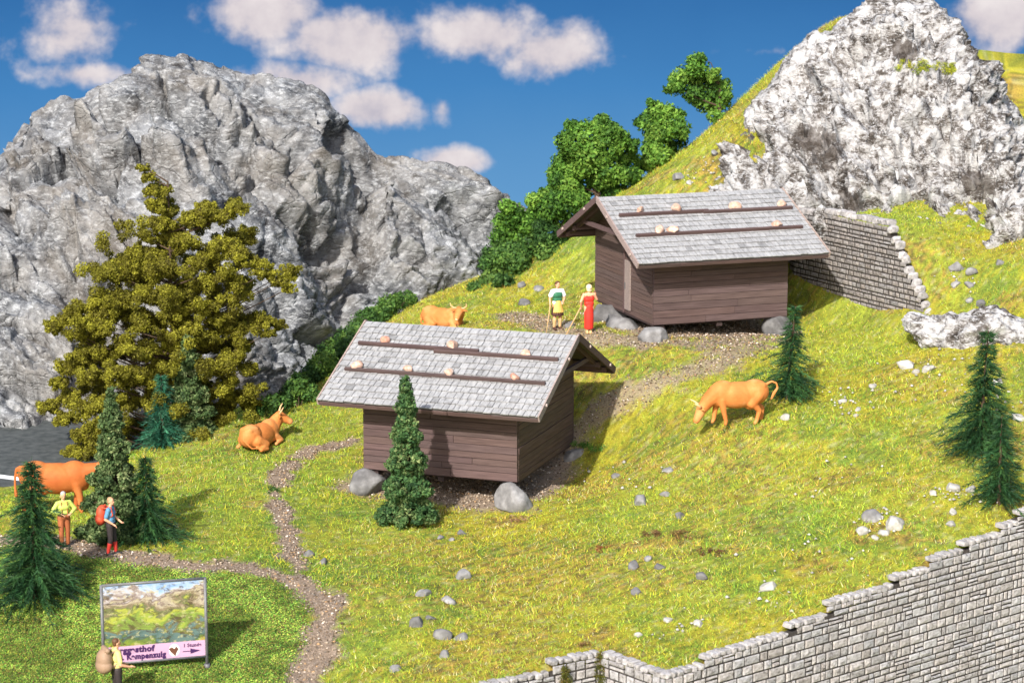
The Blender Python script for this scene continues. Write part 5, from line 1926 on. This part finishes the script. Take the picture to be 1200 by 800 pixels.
# ------------------------------------------------------------------ people
def V3(*a): return Vector(a)


def hand(pr, wrist, d, side, curl=.5):
    d = Vector(d).normalized()
    up = Vector((0, 0, 1)) if abs(d.z) < .8 else Vector((0, 1, 0))
    lat = d.cross(up).normalized() * side
    nrm = lat.cross(d).normalized()
    w = Vector(wrist)
    palm = w + d * .05
    pr.append(('c', tuple(w), .026, tuple(palm + d * .02), .032))
    for i, (o_, L) in enumerate(((-.030, .068), (-.010, .078), (.010, .072), (.030, .056))):
        k0 = palm + d * .035 + lat * o_
        k1 = k0 + d * L * .55 - nrm * curl * .02
        k2 = k1 + d * L * .4 - nrm * curl * .045
        pr.append(('c', tuple(k0), .0115, tuple(k1), .0105))
        pr.append(('c', tuple(k1), .0105, tuple(k2), .0095))
    t0 = w + d * .03 - lat * .026
    pr.append(('c', tuple(t0), .014, tuple(t0 + d * .035 - lat * .035 - nrm * .015), .011))


def person(loc, heading, label, pose, wear, hair, group='people on the meadow', scale=1., eyes=True):
    """local +y is where the figure faces; joints in metres for a 1.75 m adult"""
    root = tag(empty('person', loc, heading, scale), label, 'person', group)
    J = dict(hipL=(-.095, 0, .93), hipR=(.095, 0, .93), kneL=(-.105, .02, .50), kneR=(.105, .02, .50), ankL=(-.11, -.02, .085), ankR=(.11, -.02, .085),
             shL=(-.185, 0, 1.41), shR=(.185, 0, 1.41), elL=(-.25, -.02, 1.13), elR=(.25, -.02, 1.13), wrL=(-.26, .08, .90), wrR=(.26, .08, .90), head=(0, .025, 1.635), look=(0, 1, 0))
    J.update(pose)
    J = {k: Vector(v) for k, v in J.items()}
    pr = []
    hd = J['head']
    lk = J['look'].normalized()
    lt = lk.cross(Vector((0, 0, 1))).normalized()
    upv = lt.cross(lk)
    rot = Matrix((lt, lk, upv)).transposed()
    pr.append(('e', tuple(hd + upv * .02), (.076, .092, .105), rot))
    pr.append(('e', tuple(hd + lk * .02 - upv * .05), (.058, .07, .065), rot))
    pr.append(('c', tuple(hd + lk * .085 + upv * .012), .010, tuple(hd + lk * .108 - upv * .018), .015))
    for s in (-1, 1):
        pr.append(('e', tuple(hd + lt * s * .078 - lk * .005 - upv * .005), (.012, .022, .032), rot))
    pr.append(('c', tuple(hd - upv * .06 - lk * .01), .052, (0, -.005, 1.44), .06))
    pr += [('c', (-.11, 0, 1.40), .08, (.11, 0, 1.40), .08), ('c', (-.06, .0, 1.28), .115, (.06, 0, 1.28), .115), ('c', (-.05, 0, 1.1), .105, (.05, 0, 1.1), .105), ('c', (-.065, 0, .95), .115, (.065, 0, .95), .115)]
    for s in 'LR':
        pr += [('c', tuple(J['sh' + s]), .062, tuple(J['el' + s]), .045), ('c', tuple(J['el' + s]), .045, tuple(J['wr' + s]), .03)]
        hand(pr, J['wr' + s], J.get('hd' + s, J['wr' + s] - J['el' + s]), 1 if s == 'R' else -1)
        pr += [('c', tuple(J['hip' + s]), .095, tuple(J['kne' + s]), .062), ('c', tuple(J['kne' + s]), .062, tuple(J['kne' + s].lerp(J['ank' + s], .35) + V3(0, -.012, 0)), .062),
               ('c', tuple(J['kne' + s].lerp(J['ank' + s], .3)), .06, tuple(J['ank' + s]), .038)]
        fw = J.get('toe' + s, V3(0, .16, -.04))
        pr.append(('c', tuple(J['ank' + s] + V3(0, -.03, -.045)), .036, tuple(J['ank' + s] + fw), .03))
    fuse('body', pr, .0105, M['skin'], root, 3, .4)
    # face
    if eyes:
        for s in (-1, 1):
            fuse('eye', [('e', tuple(hd + lk * .086 + lt * s * .032 + upv * .02), (.012, .009, .009), rot)], .004, M['dark'], root, 0)
        fuse('mouth', [('c', tuple(hd + lk * .084 - lt * .02 - upv * .052), .007, tuple(hd + lk * .084 + lt * .02 - upv * .052), .007)], .004, M['red_sock'], root, 0)
    # clothing
    for kind, mat in wear:
        pc = []
        T = lambda *nm: [tuple(J[k]) for k in nm]
        if kind in ('shirt', 'vest', 'blouse'):
            pc += [('c', (-.11, 0, 1.405), .092, (.11, 0, 1.405), .092), ('c', (-.065, .0, 1.28), .132, (.065, 0, 1.28), .132), ('c', (-.055, 0, 1.1), .12, (.055, 0, 1.1), .12), ('c', (-.06, 0, .99), .125, (.06, 0, .99), .125)]
        if kind in ('shirt', 'blouse'):
            for s in 'LR':
                q = J['sh' + s].lerp(J['el' + s], .72 if kind == 'shirt' else .6)
                pc += [('c', tuple(J['sh' + s]), .078, tuple(q), .066 if kind == 'shirt' else .092)]
        if kind == 'long_shirt':
            pc += [('c', (-.11, 0, 1.405), .092, (.11, 0, 1.405), .092), ('c', (-.065, .0, 1.28), .132, (.065, 0, 1.28), .132), ('c', (-.055, 0, 1.1), .12, (.055, 0, 1.1), .12)]
            for s in 'LR':
                pc += [('c', tuple(J['sh' + s]), .076, tuple(J['el' + s]), .06), ('c', tuple(J['el' + s]), .06, tuple(J['el' + s].lerp(J['wr' + s], .85)), .046)]
        if kind in ('trousers', 'shorts', 'breeches'):
            pc += [('c', (-.07, 0, .97), .13, (.07, 0, .97), .13)]
            for s in 'LR':
                e_ = {'trousers': .9, 'shorts': 0, 'breeches': .25}[kind]
                k_ = J['kne' + s]
                if kind == 'shorts': pc += [('c', tuple(J['hip' + s]), .112, tuple(J['hip' + s].lerp(k_, .85)), .088)]
                else: pc += [('c', tuple(J['hip' + s]), .112, tuple(k_), .08), ('c', tuple(k_), .08, tuple(k_.lerp(J['ank' + s], e_)), .07)]
        if kind == 'braces':
            for s in (-1, 1):
                pc += [('c', (s * .085, .125, 1.05), .018, (s * .09, .09, 1.45), .018), ('c', (s * .09, .09, 1.45), .018, (s * .09, -.1, 1.45), .018), ('c', (s * .09, -.1, 1.45), .018, (s * .06, -.13, 1.02), .018)]
        if kind == 'socks':
            for s in 'LR': pc += [('c', tuple(J['kne' + s].lerp(J['ank' + s], .3)), .075, tuple(J['ank' + s]), .05)]
        if kind == 'shoes':
            for s in 'LR':
                fw = J.get('toe' + s, V3(0, .16, -.04))
                pc += [('c', tuple(J['ank' + s] + V3(0, -.03, -.035)), .052, tuple(J['ank' + s] + fw), .044), ('c', tuple(J['ank' + s]), .05, tuple(J['ank' + s] + V3(0, 0, .04)), .05)]
        if kind == 'skirt':
            for i in range(14):
                a = i * 6.2832 / 14
                pc.append(('c', (math.cos(a) * .06, math.sin(a) * .045, 1.0), .09, (math.cos(a) * .19, math.sin(a) * .16, .56), .05))
        if kind == 'long_dress':
            for i in range(12):
                a = i * 6.2832 / 12
                pc.append(('c', (math.cos(a) * .06, math.sin(a) * .045, 1.0), .10, (math.cos(a) * .085, math.sin(a) * .075, .6), .09))
                pc.append(('c', (math.cos(a) * .085, math.sin(a) * .075, .6), .09, (math.cos(a) * .12, math.sin(a) * .1, .22), .05))
            pc += [('c', (-.06, .0, 1.26), .135, (.06, 0, 1.26), .135), ('c', (-.055, 0, 1.1), .125, (.055, 0, 1.1), .125)]
            for s in (-1, 1):
                pc += [('c', (s * .09, .1, 1.33), .028, (s * .1, .06, 1.475), .028), ('c', (s * .1, .06, 1.475), .028, (s * .09, -.1, 1.33), .028)]
        if kind == 'apron':
            for i in range(7):
                a = math.pi / 2 + (i - 3) * .30
                pc.append(('c', (math.cos(a) * .10, math.sin(a) * .115, 1.03), .045, (math.cos(a) * .235, math.sin(a) * .205, .66), .03))
        if kind == 'bodice':
            pc += [('c', (-.06, .01, 1.27), .143, (.06, .01, 1.27), .143), ('c', (-.05, 0, 1.1), .13, (.05, 0, 1.1), .13)]
        if kind == 'backpack':
            pc += [('e', (0, -.27, 1.24), (.2, .16, .28)), ('e', (0, -.30, 1.10), (.22, .17, .2)), ('c', (-.1, -.2, 1.46), .06, (.1, -.2, 1.46), .06)]
            for s in (-1, 1):
                pc += [('c', (s * .11, -.14, 1.44), .024, (s * .12, .06, 1.49), .024), ('c', (s * .12, .06, 1.49), .024, (s * .13, .11, 1.25), .024), ('c', (s * .13, .11, 1.25), .024, (s * .14, -.12, 1.08), .024)]
        if kind == 'big_backpack':
            pc += [('e', (0, -.30, 1.26), (.25, .20, .29)), ('e', (0, -.32, 1.12), (.27, .20, .22)), ('e', (.2, -.28, 1.12), (.08, .12, .12)), ('e', (-.2, -.28, 1.12), (.08, .12, .12)), ('c', (-.16, -.26, 1.52), .07, (.16, -.26, 1.52), .07)]
            for s in (-1, 1):
                pc += [('c', (s * .11, -.14, 1.44), .026, (s * .12, .06, 1.49), .026), ('c', (s * .12, .06, 1.49), .026, (s * .13, .11, 1.25), .026), ('c', (s * .13, .11, 1.25), .026, (s * .14, -.12, 1.08), .026)]
        vox = .016
        fuse(kind.replace('big_', ''), pc, vox, M[mat], root, 2, .4)
    for kind, mat in hair:
        pc = []
        if kind == 'short':
            pc = [('e', tuple(hd + upv * .05 - lk * .025), (.086, .092, .088), rot), ('e', tuple(hd - lk * .05), (.078, .055, .08), rot)]
            fuse('hair', pc, .011, M[mat], root, 2)
        if kind == 'bun':
            pc = [('e', tuple(hd + upv * .05 - lk * .02), (.09, .095, .09), rot), ('e', tuple(hd - lk * .06 - upv * .01), (.085, .06, .085), rot), ('e', tuple(hd - lk * .12 + upv * .01), (.05, .05, .05), rot)]
            fuse('hair', pc, .011, M[mat], root, 2)
        if kind == 'hat':
            pc = [('e', tuple(hd + upv * .09), (.10, .11, .08), rot), ('e', tuple(hd + upv * .055), (.165, .175, .022), rot)]
            fuse('hat', pc, .011, M[mat], root, 1)
        if kind == 'kerchief':
            pc = [('e', tuple(hd + upv * .035 - lk * .03), (.115, .11, .115), rot), ('e', tuple(hd - upv * .05 - lk * .06), (.095, .075, .09), rot)]
            fuse('headscarf', pc, .011, M[mat], root, 2)
    return root


# hiker with the red backpack, seen from his right side
p = drop(131, 650)
person(p, R(-100), 'person in blue shirt and dark breeches with a red backpack on the footpath',
       dict(elR=(.25, -.07, 1.14), wrR=(.20, .14, 1.0), elL=(-.24, .02, 1.14), wrL=(-.16, .22, 1.02), kneL=(-.10, .06, .5), ankL=(-.10, .10, .085), ankR=(.10, -.08, .085), look=(.25, 1, 0)),
       [('shirt', 'blue_cloth'), ('breeches', 'dark_cloth'), ('socks', 'red_sock'), ('shoes', 'black_shoe'), ('backpack', 'red_pack')], [('short', 'sand_hair')], scale=.95)
p = drop(76, 641)
person(p, R(-150), 'person in lime green shirt, brown trousers and grey hair near the dark fir',
       dict(elR=(.36, .04, 1.20), wrR=(.16, .22, 1.12), elL=(-.36, .04, 1.2), wrL=(-.16, .2, 1.1), look=(.1, 1, -.25), kneR=(.11, .06, .5), ankR=(.12, .05, .085)),
       [('long_shirt', 'lime_cloth'), ('trousers', 'leather'), ('braces', 'leather'), ('shoes', 'black_shoe')], [('short', 'grey_felt')], scale=.93)
p = drop(653, 386)
WOMAN_A = p
person(p, R(180 + 20), 'person in green bodice, white blouse and yellow apron holding a thin stick',
       dict(elR=(.28, -.02, 1.15), wrR=(.30, .06, .92), elL=(-.27, .02, 1.15), wrL=(-.14, .2, 1.02), look=(-.2, 1, -.1)),
       [('blouse', 'white_cloth'), ('bodice', 'green_cloth'), ('skirt', 'brown_cloth'), ('apron', 'yellow_cloth'), ('socks', 'hose'), ('shoes', 'brown_cloth')], [('bun', 'brown_hair')])
p = drop(690, 391)
WOMAN_B = p
person(p, R(12), 'person in long red dress and pale headscarf holding a hoe, back to us',
       dict(elL=(-.30, -.02, 1.16), wrL=(-.26, .10, .95), elR=(.30, .05, 1.22), wrR=(.27, .22, 1.34), hdR=(-.1, .2, .6), kneL=(-.06, .02, .5), kneR=(.06, .02, .5), ankL=(-.06, -.02, .085), ankR=(.06, -.02, .085)),
       [('long_dress', 'red_cloth'), ('shoes', 'hose')], [('bun', 'straw'), ('kerchief', 'straw')])
xh, yh = at(137, 700, 57.6)[0], 57.6
xh = (133 - 600) / F_PX * 58.6
person((xh, 56.4, tz(xh, 56.4)), R(-62), 'person in yellow shirt with a big brown backpack reaching out before the signboard',
       dict(elR=(.28, .02, 1.15), wrR=(.24, .26, 1.06), hdR=(-.1, 1, .0), elL=(-.24, .0, 1.14), wrL=(-.18, .22, 1.05)),
       [('shirt', 'pale_yellow'), ('trousers', 'dark_cloth'), ('braces', 'leaf_green'), ('shoes', 'black_shoe'), ('big_backpack', 'pack_brown')], [('short', 'brown_hair')])


def local(h, base, p):
    c, s = math.cos(h), math.sin(h)
    return (base[0] + p[0] * c - p[1] * s, base[1] + p[0] * s + p[1] * c, base[2] + p[2])


# hoe and stick
wr = local(R(12), WOMAN_B, (-.27, .17, .91))
ft = drop(663, 387)
ft = (WOMAN_B[0] - .86, WOMAN_B[1] - .12, tz(WOMAN_B[0] - .86, WOMAN_B[1] - .12) + .03)
root = tag(empty('hoe', ft), 'wooden hoe held by the woman in red, its blade on the ground', 'hoe')
b = MB()
top = Vector(wr) + (Vector(wr) - Vector(ft)).normalized() * .35 - Vector(ft)
b.tube([(0, 0, .02), tuple(top)], [.024, .02], 8)
b.build('shaft', M['tan_wood'], root, True)
b = MB()
b.bar((.05, .02, .03), (-.30, -.05, .02), .11, .03)
b.build('blade', M['tan_wood'], root)
wr = local(R(200), WOMAN_A, (.31, .12, .84))
ft = (wr[0] - .16, wr[1] - .22, tz(wr[0] - .16, wr[1] - .22))
root = tag(empty('walking_stick', ft), 'thin tan stick in the hand of the woman with the yellow apron', 'stick')
b = MB()
b.tube([(0, 0, -.02), (wr[0] - ft[0], wr[1] - ft[1], wr[2] - ft[2] + .12)], [.016, .02], 8)
b.build('shaft', M['tan_wood'], root, True)

# ------------------------------------------------------------------ signboard
SB = at(243, 790, 58.6)
SBz = tz(SB[0], SB[1])
SR = R(15)
SW = 2.62
root = tag(empty('signboard', (SB[0], SB[1], SBz), SR), 'framed landscape signboard with a pink inn strip standing beside the footpath', 'signboard')
k = HC - SBz
zt = at(240, 677, 58.6)[2] - SBz
zb_ = at(240, 768, 58.6)[2] - SBz
for x0 in (0, -SW):
    b = MB()
    b.tube([(x0, 0, -.3), (x0, 0, zt + .02)], [.042, .042], 10)
    b.tube([(x0, 0, -.05), (x0, 0, .10)], [.085, .075], 10)
    b.build('post', M['metal'], root, True)
for (pa, pb) in (((-SW, 0, zt), (0, 0, zt)), ((-SW, 0, zb_), (0, 0, zb_))):
    b = MB()
    b.tube([pa, pb], [.037, .037], 8)
    b.build('rail', M['metal'], root, True)


def painting():
    m, nt, out = new_mat('painted_landscape')
    tc = N(nt, 'ShaderNodeTexCoord')
    sp = N(nt, 'ShaderNodeSeparateXYZ')
    nt.links.new(tc.outputs['Object'], sp.inputs[0])
    n1 = noise(nt, mapping(nt, (1.2, 1, 1.8)), 1.1, 9, .65, .6)
    n3 = noise(nt, mapping(nt, (1, 1, 2.)), 3.4, 8, .7, .8)
    q = N(nt, 'ShaderNodeMath', operation='MULTIPLY_ADD')
    nt.links.new(n1, q.inputs[0])
    q.inputs[1].default_value = 2.1
    nt.links.new(sp.outputs[2], q.inputs[2])
    mr = N(nt, 'ShaderNodeMapRange')
    nt.links.new(q.outputs[0], mr.inputs[0])
    mr.inputs[1].default_value = zb_ + .45 + .65
    mr.inputs[2].default_value = zt + 1.15
    c = ramp(nt, mr.outputs[0], [(0., (.10, .05, .012)), (.08, (.36, .27, .015)), (.16, (.16, .22, .03)), (.24, (.05, .08, .05)), (.27, (.08, .13, .12)), (.36, (.10, .16, .14)), (.38, (.13, .10, .04)), (.46, (.16, .24, .04)), (.56, (.34, .36, .05)), (.62, (.10, .12, .045)), (.68, (.20, .15, .09)), (.75, (.40, .35, .25)), (.80, (.17, .12, .10)), (.86, (.42, .38, .36)), (.89, (.34, .42, .55)), (1., (.20, .32, .52))])
    c = mixc(nt, ramp(nt, n3, [(.53, g(0)), (.58, g(.7))]), c, (.05, .032, .015))
    c = mixc(nt, ramp(nt, noise(nt, mapping(nt, (1, 1, 1.6)), 6, 5, .7), [(.56, g(0)), (.60, g(.55))]), c, (.44, .40, .20))
    finish(nt, out, c, .6)
    return m


M['landscape_print'] = painting()
M['pink'] = paint('pink_strip', (.50, .30, .42), .6, .04)
M['ink'] = paint('ink', (.045, .012, .075), .6, .05)
M['emblem_white'] = paint('emblem_white', (.8, .78, .76), .6, .04)
M['emblem_brown'] = paint('emblem_brown', (.13, .05, .03), .6, .2)
zs = zb_ + .44
b = MB()
b.box(-SW + .04, -.04, -.012, .03, zs, zt - .03)
b.build('picture', M['landscape_print'], root)
b = MB()
b.box(-SW + .04, -.04, -.018, .03, zb_ + .03, zs)
strip_o = b.build('strip', M['pink'], root)


def text(s, x, z, size, name='lettering', bold=.012, wide=None):
    cu = bpy.data.curves.new('t', 'FONT')
    cu.body = s
    cu.size = size
    cu.space_character = 1.12
    cu.offset = bold
    cu.extrude = .003
    o = bpy.data.objects.new('t', cu)
    COL.objects.link(o)
    dg = bpy.context.evaluated_depsgraph_get()
    me = bpy.data.meshes.new_from_object(o.evaluated_get(dg))
    bpy.data.objects.remove(o)
    t = link(name, me, M['ink'], strip_o)
    t.rotation_euler = (R(90), 0, 0)
    if wide: t.scale = (wide / max(v.co.x for v in me.vertices), 1, 1)
    t.location = (x, -.0225, z)
    return t


text('Berggasthof', -SW + .16, zb_ + .265, .21, wide=1.14)
text('z. Kampenzulg', -SW + .38, zb_ + .085, .2, wide=1.20)
text('1 Stunde', -.60, zb_ + .29, .125, bold=.004, wide=.46)
b = MB()
b.box(-.62, -.40, -.0245, -.0195, zb_ + .165, zb_ + .185)
b.add([(-.42, -.0245, zb_ + .105), (-.16, -.0245, zb_ + .175), (-.42, -.0245, zb_ + .245)], [(0, 1, 2)])
b.build('arrow', M['ink'], strip_o)
b = MB()
ring = [(-.83 + math.cos(a) * .135, -.0225, zb_ + .235 + math.sin(a) * .16) for a in np.linspace(0, 6.283, 24, endpoint=False)]
b.add(ring, [tuple(range(24))[::-1]])
em = b.build('emblem', M['emblem_white'], strip_o)
b = MB()
b.add([(-.83 + x, -.0265, zb_ + .235 + z) for x, z in [(-.14, .04), (-.06, .09), (0, .03), (.05, .10), (.11, .02), (.06, -.06), (.02, -.16), (-.05, -.09), (-.10, -.03)]], [tuple(range(9))[::-1]])
b.build('figure', M['emblem_brown'], em)
